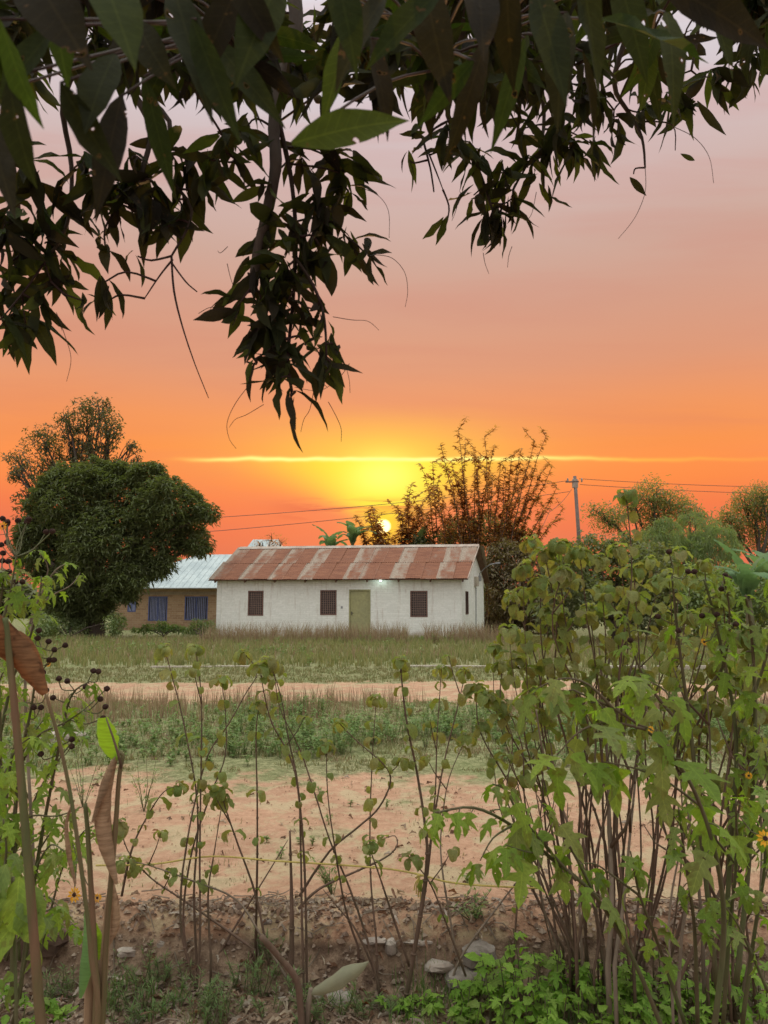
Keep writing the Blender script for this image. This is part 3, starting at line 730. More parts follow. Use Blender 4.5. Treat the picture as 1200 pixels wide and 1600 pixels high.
def build_brick_house():
    p = P(178, 985, 41); q = P(420, 985, 40); p.z = q.z = 0; ux = (q-p).normalized(); n = Vector((ux.y, -ux.x, 0)); dv = -n*7.5; zt = 2.32
    h = thing('brick_house', 'brown brick house with blue barred windows beneath a pale hipped metal roof', 'house', (p+q)/2)
    def hole(x0, y0, x1, y1):
        a = on_wall(x0, y1, p, ux); b = on_wall(x1, y0, p, ux); return (a[0], b[0], a[1], b[1])
    hl = [hole(199, 932, 213, 956), hole(231, 932, 262, 970), hole(288, 932, 325, 969), hole(365, 932, 395, 969)]
    m, p0, _ = wall_mesh(p, q, 0, zt, hl, .2, n); uvmesh(m, 'wall', M['brick'], h, p, ux)
    for (a, b, nn) in ((p+dv, p-n*.002, -ux), (q-n*.002, q+dv, ux), (q+dv, p+dv, -n)):
        m, _, _ = wall_mesh(a, b, 0, zt-.003, [], .2, nn); uvmesh(m, 'side_wall', M['brick'], h, a, (b-a).normalized())
    be = MB(); be.box(p + n*.012 + Vector((0, 0, 1.93)), ux*(q-p).length, -n*.03, (0, 0, .16)); be.build('lintel', M['lintel'], h)
    for k in hl: window_part(h, p0, ux, n, k, 'blue')
    hip_roof(h, p, q, dv, .45, zt-.05, 4.35, 3.6, M['zinc'])
M['lintel'] = surf('lintel', (.27, .21, .17), (.33, .26, .2), 2, .9, .3, 20, .005)
build_brick_house()
def build_far_house():
    p = P(350, 985, 56); q = P(455, 985, 56); p.z = q.z = 0
    h = thing('metal_roofed_house', 'far house whose pale zinc roof peak shows above the rusty ridge', 'house', (p+q)/2)
    m, _, ux = wall_mesh(p, q, 0, 3.0, [], .2, (0, -1, 0)); uvmesh(m, 'wall', M['brick'], h, p, Vector((1, 0, 0)))
    for (a, b, nn) in ((p+Vector((0, 6, 0)), p, (-1, 0, 0)), (q, q+Vector((0, 6, 0)), (1, 0, 0)), (q+Vector((0, 6, 0)), p+Vector((0, 6, 0)), (0, 1, 0))):
        m, _, _ = wall_mesh(a, b, 0, 2.99, [], .2, nn); uvmesh(m, 'side_wall', M['brick'], h, a, (b-a).normalized())
    hip_roof(h, p, q, Vector((0, 6, 0)), .4, 2.95, P(400, 843, 59).z, 1.9, M['zinc'])
build_far_house()

# ------------------------------------------------------------------ utility pole and wires
def build_pole():
    D = 44.0; b = P(914, 985, D); b.z = 0; top = P(898, 744, D)
    t = thing('utility_pole', 'leaning grey power pole with box on top behind the tall shrubs', 'pole', b)
    m = MB(); m.tube([b, (b+top)/2, top], [.13, .115, .10], 10); m.build('post', M['poleconc'], t, True)
    m = MB(); m.box(P(895, 762, D)-Vector((0, .1, 0)), (.3, 0, 0), (0, .26, 0), (0, 0, .5)); m.build('pole_box', M['palezinc'], t)
    m = MB(); m.box(P(884, 754, D-.1), (.8, 0, .02), (0, .07, 0), (0, 0, .08)); m.build('crossarm', M['poleconc'], t)
    for px in (887, 896, 909):
        m = MB(); c = P(px, 751, D-.06); m.tube([c-Vector((0, 0, .1)), c, c+Vector((0, 0, .1)), c+Vector((0, 0, .16))], [.03, .06, .05, .02], 6); m.build('insulator', M['palerock'], t)
    def wire(pts, label, sag=.4, r=.016):
        pts = [P(*p) for p in pts]; out = []
        for a, b2 in zip(pts[:-1], pts[1:]):
            for i in range(12):
                k = i/12; q = a.lerp(b2, k); q.z -= sag*4*k*(1-k)*.25; out.append(q)
        out.append(pts[-1]); m = MB(); m.tube(out, r, 4, False)
        o = m.build('power_wire', M['wire'], base=out[0]); tag(o, label, 'wire', 'power wires strung from the pole')
    wire([(887, 751, D), (640, 784, 43), (345, 808, 42), (-100, 842, 41)], 'upper power wire running from the pole across the sun glow', .2)
    wire([(890, 768, D), (640, 799, 43), (345, 829, 42), (-100, 858, 41)], 'lower power wire running from the pole across the sun glow', .2)
    wire([(905, 748, D), (1200, 761, 48), (1500, 780, 54)], 'upper power wire on the side of the pole away from the sun', .3)
    wire([(906, 757, D), (1200, 771, 48), (1500, 792, 54)], 'lower power wire on the side of the pole away from the sun', .3)
    wire([(893, 765, D), (858, 800, 41), (820, 870, 37)], 'slack cable dropping steeply from pole top behind the thin-stemmed tree', .6)
build_pole()

# ------------------------------------------------------------------ trees
def curve_pts(a, b, sag=0.0, n=6, jit=.0, side=None):
    a, b = Vector(a), Vector(b); L = (b-a).length; side = side or Vector((random.uniform(-1, 1), random.uniform(-1, 1), 0))*.12*L
    out = []
    for i in range(n+1):
        k = i/n; q = a.lerp(b, k) + side*math.sin(math.pi*k) + Vector((0, 0, sag*math.sin(math.pi*k)))
        if 0 < i < n and jit: q += Vector((random.uniform(-1, 1), random.uniform(-1, 1), random.uniform(-1, 1)))*jit
        out.append(q)
    return out
def tuft(kind, n, ln, w, droop, seed):
    """cluster of simple leaves: each two triangles folded along its middle"""
    rr = random.Random(seed); V = []; T = []
    for i in range(n):
        a = rr.uniform(0, 2*math.pi); el = rr.uniform(-.9, .7) - droop; d = Vector((math.cos(a)*math.cos(el), math.sin(a)*math.cos(el), math.sin(el)))
        o = Vector((rr.uniform(-1, 1), rr.uniform(-1, 1), rr.uniform(-1, 1)))*kind
        l = ln*rr.uniform(.7, 1.2); s = d.cross(Vector((rr.uniform(-.4, .4), rr.uniform(-.4, .4), 1))).normalized()*w*rr.uniform(.8, 1.2); b = len(V)
        V += [o, o+d*l*.5+s, o+d*l+Vector((0, 0, -.25*l)), o+d*l*.5-s]; T += [(b, b+1, b+2), (b, b+2, b+3)]
    return [tuple(v) for v in V], T
def lobes_crown(lobes, D, dens, tmpls, scl, inner=.25, shell=.82, ydepth=1.2, seed=0, keep=1.0, sub=0):
    """lobes: (px,py,rpx); returns V,T of leaf tufts over spheres"""
    r_ = np.random.default_rng(seed); cs = []
    for (px, py, r) in lobes:
        c = P(px, py, D + r_.uniform(-ydepth, ydepth)); cs.append((np.array(c), r*D/F))
    for (c, r) in list(cs)[:sub and len(cs)]:
        for _ in range(sub):
            d = r_.normal(size=3); d[1] -= .5; d /= np.linalg.norm(d); cs.append((c + d*r*r_.uniform(.72, .98), r*r_.uniform(.22, .4)))
    Vs, Ts, n0 = [], [], 0; allp = []
    for ci, (c, r) in enumerate(cs):
        n = int(dens*4*math.pi*r*r)
        d = r_.normal(size=(n, 3)); d /= np.linalg.norm(d, axis=1, keepdims=True)
        rad = np.where(r_.random(n) < inner, r_.uniform(.3, .9, n), r_.uniform(shell, 1.06, n))
        bump = 1 + .12*np.sin(d[:, 0]*7+ci)*np.sin(d[:, 1]*6+ci*2)*np.sin(d[:, 2]*8+ci*3)
        p = c + d*(r*rad*bump)[:, None]
        ok = np.ones(n, bool)
        for cj, (c2, r2) in enumerate(cs):
            if cj != ci: ok &= np.linalg.norm(p-c2, axis=1) > r2*.72
        ok &= p[:, 2] > .25
        if keep < 1: ok &= r_.random(n) < keep
        allp.append(p[ok])
    p = np.concatenate(allp); k = r_.integers(0, len(tmpls), len(p))
    for i, tm in enumerate(tmpls):
        q = p[k == i]; 
        if not len(q): continue
        yaw = r_.uniform(0, 2*math.pi, len(q)); rot = frames(np.stack([np.cos(yaw), np.sin(yaw), r_.uniform(-.3, .3, len(q))], 1))
        V, T = scatter(tm[0], tm[1], q, rot, scl*r_.uniform(.7, 1.3, len(q))); Vs.append(V); Ts.append(T+n0); n0 += len(V)
    return np.concatenate(Vs), np.concatenate(Ts), cs
TUFT_MANGO = [tuft(.12, 12, .24, .036, .12, i) for i in range(4)]
TUFT_SMALL = [tuft(.12, 10, .15, .035, .0, i+9) for i in range(4)]
TUFT_LACY = [tuft(.2, 14, .10, .022, .1, i+19) for i in range(4)]
TUFT_DROOP = [tuft(.15, 14, .35, .02, .8, i+29) for i in range(3)]

def tree(name, label, base, D, lobes, crownmat, tm, dens, scl=1.0, trunk_r=.22, fork=.35, cat='tree', limbs=True, group=None, twigs=0, barkmat='bark', **kw):
    b = P(base[0], base[1], D); b.z = 0
    t = thing(name, label, cat, b, group)
    V, T, cs = lobes_crown(lobes, D, dens, tm, scl, **kw)
    top = max(c[2] for c, r in cs[:len(lobes)]); fk = b + Vector((0, 0, top*fork)); m = MB()
    m.tube([b-Vector((0, 0, .1)), b.lerp(fk, .5)+Vector((.05, 0, 0)), fk], [trunk_r*1.25, trunk_r, trunk_r*.8], 9, wob=.06); m.build('trunk', M[barkmat], t, True)
    if limbs:
        for c, r in cs[:len(lobes)]:
            m = MB(); c = Vector(c); m.tube(curve_pts(fk - Vector((0, 0, .1)), c, .2, 6, .06), [trunk_r*.55*(1-.13*i) for i in range(7)], 6)
            for k in range(twigs):
                d = Vector((random.gauss(0, 1), random.gauss(0, 1), random.gauss(.4, 1))).normalized(); st = c.lerp(fk, random.uniform(0, .45))
                m.tube(curve_pts(st, c + d*r*random.uniform(.6, 1.05), .1, 4, .05), [.035, .028, .02, .014, .008], 4)
            m.build('limb', M[barkmat], t, True)
    build_np('crown', V, T, M[crownmat], t, 'stuff')
    return t

tree('mango_tree', 'big round dark mango tree beside the brick house', (147, 992), 32,
     [(120, 790, 62), (195, 782, 58), (255, 792, 46), (85, 845, 50), (165, 855, 66), (240, 845, 46), (295, 835, 28), (135, 915, 50), (62, 870, 34), (195, 905, 34), (105, 930, 36), (292, 790, 26), (232, 752, 28), (150, 748, 30), (45, 838, 20), (225, 885, 24), (250, 880, 22), (152, 945, 24), (322, 805, 17), (310, 850, 18), (185, 742, 22), (90, 770, 28)],
     'mango_far', TUFT_MANGO, 21, .95, .36, .24, seed=1, sub=8, inner=.15)
tree('tall_sparse_tree', 'tall airy tree rising behind the round mango tree', (118, 985), 43,
     [(135, 652, 38), (70, 690, 34), (30, 722, 26), (172, 668, 28), (112, 700, 42), (205, 698, 14), (70, 740, 36), (25, 740, 16), (150, 712, 36), (45, 780, 26), (215, 720, 12), (105, 655, 20), (160, 635, 18), (45, 815, 22)],
     'crown_tall', TUFT_SMALL, 5.2, 1.3, .3, .35, twigs=14, seed=2, inner=.6, shell=.5) if M.setdefault('crown_tall', leafmat('tall_tree_foliage', [(.12, .105, .07), (.14, .13, .08), (.11, .12, .07)], .3, .6)) else None

def cane_tree(name, label, D, base, tips, seed, mat='crown_a', leaf=.17, reach=.55):
    """many thin upright stems fanning from a clump, small leaves along their upper part"""
    rr = random.Random(seed); b = P(base[0], 985, D); b.z = 0; t = thing(name, label, 'tree', b)
    pos, dirs = [], []
    for (px, py) in tips:
        tip = P(px, py, D + rr.uniform(-1, 1.2)); bx = P(base[0] + (px-base[0])*rr.uniform(.2, .5) + rr.uniform(-base[1], base[1]), 985, D); bx.z = 0
        side = Vector(((bx.x-tip.x)*.18, rr.uniform(-.2, .2), 0)); pts = curve_pts(bx, tip, 0, 9, .07, side)
        m = MB(); m.tube(pts, [.055*(1-.088*i) for i in range(10)], 5)
        for k in range(4, 10):
            a, c = pts[k-1], pts[k]
            for j in range(34):
                q = a.lerp(c, rr.random()); 
                if k < 6 and rr.random() < .5: continue
                an = rr.uniform(0, 6.28); pos.append(q); dirs.append((math.cos(an), math.sin(an), rr.uniform(-.5, .5)))
            if rr.random() < .9:
                e = c + Vector((rr.uniform(-.7, .7), rr.uniform(-.5, .5), rr.uniform(.2, .7))); m.tube([c, (c+e)/2+Vector((0, 0, -.05)), e], [.02, .014, .008], 4)
                for j in range(22):
                    an = rr.uniform(0, 6.28); pos.append(c.lerp(e, rr.random())); dirs.append((math.cos(an), math.sin(an), rr.uniform(-.5, .5)))
        m.build('stem', M['stem'], t, True)
    pos = np.array([tuple(p) for p in pos]); dirs = np.array(dirs)
    qd = [(0, 0, 0), (.22, .35, .03), (0, .55, 0), (-.22, .35, .03), (0, 1, -.12)]; qf = [(0, 1, 2), (0, 2, 3), (1, 4, 2), (2, 4, 3)]
    V, T = scatter(qd, qf, pos, frames(dirs), np.random.default_rng(seed).uniform(.6, 1.3, len(pos))*leaf)
    build_np('crown', V, T, M[mat], t, 'stuff')
cane_tree('cane_stemmed_tree', 'bushy tree of many thin upright stems behind the white house gable', 37.5, (755, 26),
          [(645, 778), (664, 742), (676, 722), (692, 708), (700, 735), (716, 672), (728, 690), (740, 700), (757, 682), (770, 705), (783, 722), (800, 712), (815, 700), (835, 690), (853, 682), (862, 730), (870, 762), (845, 740), (822, 735), (792, 755), (745, 735), (690, 770), (712, 745), (880, 795), (760, 760), (830, 790), (668, 775), (775, 790), (800, 790), (735, 790), (700, 800), (850, 790), (650, 800), (705, 720), (748, 715), (790, 735), (810, 740), (840, 760), (720, 760), (770, 750), (683, 760)], 3, leaf=.29)
cane_tree('young_tree', 'small glow-tinted leafy sapling standing right in front of the low sun', 38.5, (628, 14),
          [(575, 800), (566, 830), (628, 806), (588, 812), (590, 826), (640, 770), (655, 800), (578, 838), (560, 815), (608, 840), (618, 836), (648, 815), (672, 810), (622, 795), (585, 806), (636, 790), (660, 785)], 4, leaf=.36)
tree('dark_bush', 'dense dark bush behind the house roof beside the sapling', (740, 985), 39, [(720, 835, 30), (757, 827, 26), (790, 842, 26), (690, 850, 20), (660, 852, 16), (815, 850, 24)], 'crown_b', TUFT_SMALL, 14, 1.3, .2, .5, cat='bush', seed=5)
tree('dark_bush', 'shadowy bush filling the gap at the white gable corner', (800, 990), 36.5, [(790, 880, 36), (830, 890, 38), (800, 930, 42), (845, 940, 42), (785, 960, 24), (820, 985, 30), (870, 905, 30), (765, 890, 16)], 'crown_gap', TUFT_SMALL, 24, 1.2, .2, .3, cat='bush', seed=6) if M.setdefault('crown_gap', leafmat('gap_foliage', [(.19, .14, .10), (.23, .18, .12), (.18, .16, .11)], .35, .7)) else None
tree('feathery_tree', 'pale feathery tree standing past the utility pole', (1030, 990), 42, [(1020, 775, 30), (990, 790, 26), (1050, 790, 30), (955, 812, 24), (1080, 805, 24), (1025, 815, 32), (930, 800, 12)], 'crown_d', TUFT_LACY, 9, 1.7, .16, .5, twigs=8, seed=7, inner=.6, shell=.5)
tree('weeping_tree', 'green tree with drooping feathery sprays above the banana plant', (1090, 990), 34, [(1040, 840, 30), (1085, 828, 32), (1120, 850, 32), (1010, 850, 24), (1065, 870, 40), (1110, 890, 40)], 'crown_c', TUFT_DROOP, 13, .85, .16, .4, twigs=4, seed=8)
tree('thin_leafed_tree', 'thin leafed pinkish tree at the far side beyond the banana plant', (1190, 990), 46, [(1165, 785, 26), (1190, 775, 22), (1140, 815, 24), (1180, 815, 30), (1210, 800, 26), (1150, 840, 26), (1200, 845, 30)], 'crown_d', TUFT_LACY, 9, 1.7, .2, .45, twigs=8, seed=9, inner=.6, shell=.5)
tree('bare_bush', 'small thin twiggy bush poking above the rusty ridge', (420, 990), 50, [(425, 842, 14), (405, 852, 12), (440, 848, 10)], 'crown_a', TUFT_LACY, 5, 1.0, .08, .6, cat='bush', twigs=8, seed=10, inner=.6, shell=.5)
tree('green_bush', 'green bush mass behind the tall shrubs and beyond the road', (960, 1000), 28, [(880, 880, 34), (925, 868, 34), (975, 872, 36), (1020, 885, 34), (900, 930, 42), (960, 935, 44), (1020, 940, 44), (870, 960, 30)], 'crown_b', TUFT_SMALL, 26, 1.1, .15, .3, cat='bush', seed=11)
tree('green_bush', 'leafy bush between the weeping tree and the road', (1130, 1000), 27, [(1080, 920, 36), (1140, 915, 36), (1190, 925, 40), (1090, 965, 36), (1160, 970, 40), (1210, 890, 30)], 'crown_c', TUFT_SMALL, 24, 1.1, .15, .3, cat='bush', seed=12)
tree('low_bush', 'rounded green bush at the corner where brick and white houses meet', (316, 999), 30.6, [(312, 982, 16), (326, 984, 14), (300, 988, 11)], 'crown_c', TUFT_SMALL, 60, .7, .05, .3, cat='bush', seed=13)
tree('low_bush', 'sprawling bright green bush under the blue windows', (255, 999), 33, [(250, 985, 14), (228, 986, 10), (270, 988, 13), (210, 990, 9), (285, 990, 10)], 'herb', TUFT_SMALL, 60, .8, .05, .3, cat='bush', seed=14)
tree('low_bush', 'leafy bush at the foot of the dark mango tree', (105, 992), 30.5, [(95, 975, 18), (120, 980, 15), (180, 975, 16), (70, 980, 18)], 'crown_c', TUFT_SMALL, 50, .8, .05, .3, cat='bush', seed=15)
# far wood closing the view all along the field's end
r0 = np.random.default_rng(31); n = 5200
az = r0.uniform(-1.15, 1.15, n); dd = r0.uniform(75, 96, n); xx = np.sin(az)*dd*1.05; yv = np.cos(az)*dd
hh = 2.6 + 1.6*np.sin(az*23) + 1.1*np.sin(az*51+2) + .8*np.sin(az*97+1)
pz = r0.random(n)**.8*np.maximum(hh, 1.2) + .3
V, T = scatter(*tuft(.5, 16, 1.1, .3, .1, 77), np.stack([xx, yv, pz], 1), frames(np.stack([np.cos(xx), np.sin(xx), 0*xx], 1)), r0.uniform(.8, 1.5, n))
tag(build_np('far_wood', V, T, M['crown_b'], None, 'stuff'), 'low dark band of far woodland at the end of the field', 'woodland')

# ------------------------------------------------------------------ banana plants
def banana_leaf_mesh(L, W, arch, name='leaf', mat='banana', seed=0):
    rr = random.Random(seed); m = MB(); n = 14; y = z = 0.; a = arch*-.55
    for i in range(n+1):
        k = i/n; w = W*math.sin(math.pi*min(1, k*.93+.07))**.6*(1 if i < n else .1)
        for sg, q in ((-1, 1.), (-1, .5), (0, 0), (1, .5), (1, 1.)):
            m.v.append((sg*w*q*.9, y - (.06*abs(q)), z + w*q*.35 - w*q*q*.3 + rr.uniform(-.02, .02)*abs(q)))
        y += L/n*math.cos(a); z -= L/n*math.sin(a); a += arch*1.7/n
    for i in range(n):
        for j in range(4):
            if j in (0, 3) and rr.random() < .12: continue
            b = i*5+j; m.f.append((b, b+1, b+6, b+5))
    return m.mesh(name, M[mat], smooth=True)
def banana(label, px, D, n, L, hgt, seed, px_base=None):
    rr = random.Random(seed); b = P(px, 990, D); b.z = 0
    t = thing('banana_plant', label, 'banana plant', b, 'banana plants behind the garden')
    m = MB(); m.tube([b, b+Vector((.03, 0, hgt*.5)), b+Vector((0, 0, hgt))], [.14, .12, .08], 8); m.build('stem', M['greenstem'], t, True)
    for i in range(n):
        an = i*2.4+rr.uniform(-.3, .3); el = rr.uniform(.5, 1.3); d = (math.cos(an)*math.cos(el), math.sin(an)*math.cos(el), math.sin(el))
        place('leaf', banana_leaf_mesh(L*rr.uniform(.8, 1.1), .27, rr.uniform(.7, 1.4), seed=seed+i), t, mat_of(b+Vector((0, 0, hgt-.05)), d, (0, 0, 1), 1))
banana('pale green banana plant beyond the sunflowers at the edge', 1172, 21, 8, 1.9, 1.7, 1)
banana('second banana plant showing its leaves beside the pale one', 1215, 22, 7, 1.9, 1.9, 2)
banana('dark banana plant rising behind the rusty ridge nearest the sun', 550, 38, 8, 1.7, 4.6, 3)
banana('banana plant behind the rusty ridge with a leaf lying along it', 515, 38.6, 7, 1.8, 4.2, 4)
banana('banana plant between sapling and dark bush behind the roof', 655, 38, 7, 1.7, 4.2, 5)

# ------------------------------------------------------------------ grass and herbs
def blades(n, xr, yr, h, w, mat, name, label, seed, clump=0, lean=.35, mask=None, seg=2, cat='grass', xpow=False):
    r = np.random.default_rng(seed)
    y = yr[0] + (yr[1]-yr[0])*r.random(n); halfw = np.maximum(2.5, .58*y+1.0) if xr is None else None
    x = (r.random(n)*2-1)*halfw if xr is None else r.uniform(xr[0], xr[1], n)
    if clump:
        cx = x[::clump].repeat(clump)[:n]; cy = y[::clump].repeat(clump)[:n]; x = cx + r.normal(0, .035, n); y = cy + r.normal(0, .035, n)
    if mask is not None:
        k = np.array([mask(a, b) for a, b in zip(x, y)]); x, y = x[k], y[k]
    m = len(x); z = np.array([H(a, b) for a, b in zip(x, y)])
    hh = h*r.uniform(.45, 1.25, m); ww = w*r.uniform(.6, 1.3, m)
    an = r.uniform(0, 2*math.pi, m); d = np.stack([np.cos(an), np.sin(an), np.zeros(m)], 1); s = np.stack([-np.sin(an), np.cos(an), np.zeros(m)], 1)
    an2 = r.uniform(0, 2*math.pi, m); s = np.stack([np.cos(an2), np.sin(an2), np.zeros(m)], 1)
    ln = lean*r.uniform(.1, 1.3, m)*hh
    p = np.stack([x, y, z-.01], 1); up = np.array([0, 0, 1.0])
    a = p - s*ww[:, None]/2; b = p + s*ww[:, None]/2
    mid = p + up*(hh*.55)[:, None] + d*(ln*.3)[:, None]; c1 = mid - s*ww[:, None]*.4; c2 = mid + s*ww[:, None]*.4
    tip = p + up*(hh*np.where(ln > hh*.6, .85, 1))[:, None] + d*ln[:, None]
    V = np.stack([a, b, c2, c1, tip], 1).reshape(-1, 3); o = (np.arange(m)*5)[:, None, None]
    T = (np.array([(0, 1, 2), (0, 2, 3), (3, 2, 4)])[None] + o).reshape(-1, 3)
    return tag(build_np(name, V, T, M[mat], None, 'stuff'), label, cat)
M['fieldgrass'] = leafmat('field_grass_blade', [(.20, .22, .09), (.27, .27, .11), (.36, .32, .17), (.19, .24, .09), (.32, .28, .15)], .35, .7, (1.2, 1.2, .8))
def nz(a, b, s, o=0): return noise.noise(Vector((a*s, b*s, o)))
blades(52000, (-17, 17), (17.7, 31), .24, .024, 'fieldgrass', 'field_grass', 'rough grey-green grass of the field before the houses', 1, clump=6)
blades(9000, (-16, 16), (19, 30), .34, .016, 'drygrass', 'seeding_grass', 'dry seeding grass scattered through the far field', 2, clump=4, mask=lambda x, y: nz(x, y, .35) > -.1)
blades(4200, (-6.9, 4.6), (27.4, 29.3), .72, .016, 'drygrass', 'seeding_grass', 'tall pinkish seeding grass along the foot of the white wall', 3, clump=5, mask=lambda x, y: nz(x, 0, .5, 4) > -.25)
blades(26000, (-10, 10), (14.5, 17.6), .07, .014, 'grass', 'short_grass', 'short grass between the dirt road and the kerb', 4, clump=5)
blades(56000, (-7, 7), (7.0, 11.9), .06, .009, 'grass', 'short_grass', 'short tufted grass of the verge between path and road', 5, clump=9, lean=.9, mask=lambda x, y: nz(x, y, .9, 2) > -.32 and (y > 7.6 or nz(x, y, 2.1, 5) > .05))
blades(16000, (-6, 6), (7.1, 9.8), .07, .007, 'drygrass', 'dry_grass', 'dry brown tufts mixed into the near verge', 55, clump=12, lean=.9, mask=lambda x, y: nz(x, y, 1.6, 12) > .0)
blades(7000, (-3.3, 3.5), (4.0, 7.2), .022, .006, 'drygrass', 'path_straw', 'trodden straw lying on the dirt path', 56, clump=7, lean=1.6, mask=lambda x, y: nz(x, y, 1.1, 13) > .08)
blades(9000, (-7.5, 7.5), (9.6, 11.8), .30, .008, 'drygrass', 'brown_grass', 'brown seeding grass standing along the near side of the dirt road', 6, clump=5, lean=.2, mask=lambda x, y: nz(x, y, .55, 8) > -.22)
blades(4200, (-3.5, 3.5), (4.2, 7.3), .035, .005, 'grass', 'path_grass', 'thin worn grass growing on the dirt path', 7, clump=6, mask=lambda x, y: nz(x, y, 1.3, 3) > .12)
blades(5200, (-2.0, 2.4), (3.1, 3.7), .085, .005, 'herbgrass', 'bank_grass', 'fine green grass at the foot of the earth bank', 8, clump=14, mask=lambda x, y: nz(x, y, 2.2, 3) > .12) if M.setdefault('herbgrass', leafmat('bank_grass_blade', [(.10, .17, .06), (.14, .22, .08), (.2, .22, .1)], .3, .6)) else None

def herbs(n, yr, h, mat, name, label, seed, mask, lf=.05, per=12, xr=None, nar=1.0):
    r = random.Random(seed); pos, dirs, sc = [], [], []; st = MB()
    for _ in range(n):
        y = r.uniform(*yr); x = r.uniform(*(xr or (-.6*y, .6*y)))
        if not mask(x, y): continue
        z = H(x, y); hh = h*r.uniform(.5, 1.3)
        for s in range(3):
            lx, ly = r.uniform(-.35, .35)*hh, r.uniform(-.35, .35)*hh; top = Vector((x+lx, y+ly, z+hh)); st.tube([(x, y, z-.01), ((x+top.x)/2, (y+top.y)/2, z+hh*.55), top], [.0025, .002, .001], 3, False)
            for i in range(per//3*2):
                k = r.uniform(.25, 1); an = r.uniform(0, 6.28); pos.append((x+lx*k, y+ly*k, z+hh*k)); dirs.append((math.cos(an), math.sin(an), r.uniform(-.3, .6))); sc.append(lf*r.uniform(.6, 1.3))
    qd = [(0, 0, 0), (.25*nar, .4, .05), (0, .5, 0), (-.25*nar, .4, .05), (0, 1, -.1)]; qf = [(0, 1, 2), (0, 2, 3), (1, 4, 2), (2, 4, 3)]
    V, T = scatter(qd, qf, np.array(pos), frames(np.array(dirs)), np.array(sc))
    V2 = np.array(st.v); T2 = np.array([(f[0], f[1], f[2]) for f in st.f] + [(f[0], f[2], f[3]) for f in st.f]) + len(V)
    tag(build_np(name, np.concatenate([V, V2]), np.concatenate([T, T2]), M[mat], None, 'stuff'), label, 'weeds')
herbs(1500, (7.6, 10.8), .22, 'herb', 'verge_weeds', 'leafy green weeds spreading over the verge grass', 1, lambda x, y: nz(x, y, .5, 6) > .02 and x > -2.8)
herbs(700, (7.2, 11), .12, 'herb', 'verge_weeds', 'low weeds dotted over the thin part of the verge', 2, lambda x, y: x < -1 or nz(x, y, 1, 6) > .1)
herbs(900, (17.8, 29.5), .3, 'herb', 'field_weeds', 'leafy weeds among the grass of the far field', 3, lambda x, y: nz(x, y, .3, 9) > .12, lf=.09)
herbs(150, (4.2, 7), .07, 'herb', 'path_weeds', 'small weeds creeping on the dirt path', 5, lambda x, y: nz(x, y, 1.1, 6) > .2, lf=.03)

# ------------------------------------------------------------------ plant building
def smooth_path(pts, n=4):
    """Catmull-Rom through points"""
    out = []; P_ = [pts[0]] + list(pts) + [pts[-1]]
    for i in range(1, len(P_)-2):
        a, b, c, d = P_[i-1], P_[i], P_[i+1], P_[i+2]
        for k in range(n):
            t = k/n; out.append(((2*b) + (c-a)*t + (2*a-5*b+4*c-d)*t*t + (3*b-a-3*c+d)*t**3)*.5)
    out.append(pts[-1]); return out
def px_path(pl, D0, D1, rr, jit=.02):
    n = len(pl); return smooth_path([P(p[0], p[1], D0+(D1-D0)*i/(n-1) + rr.uniform(-jit, jit)) for i, p in enumerate(pl)])
def lerp_r(r0, r1, n): return [r0+(r1-r0)*i/(n-1) for i in range(n)]
OVAL_M = [tmesh(t, 'oval_leaf', M['oval']) for t in OVAL]
LOBE_M = [tmesh(t, 'lobed_leaf', M['lobed']) for t in LOBED]
WEED_M = [tmesh(t, 'weed_leaf', M['weed']) for t in LOBED + BROAD[:1]]
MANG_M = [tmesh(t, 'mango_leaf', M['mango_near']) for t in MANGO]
DRY_M = [tmesh(t, 'dry_leaf', M['dryleaf']) for t in DRY]
def ground_base(v):
    return Vector((v.x, v.y, H(v.x, v.y)))

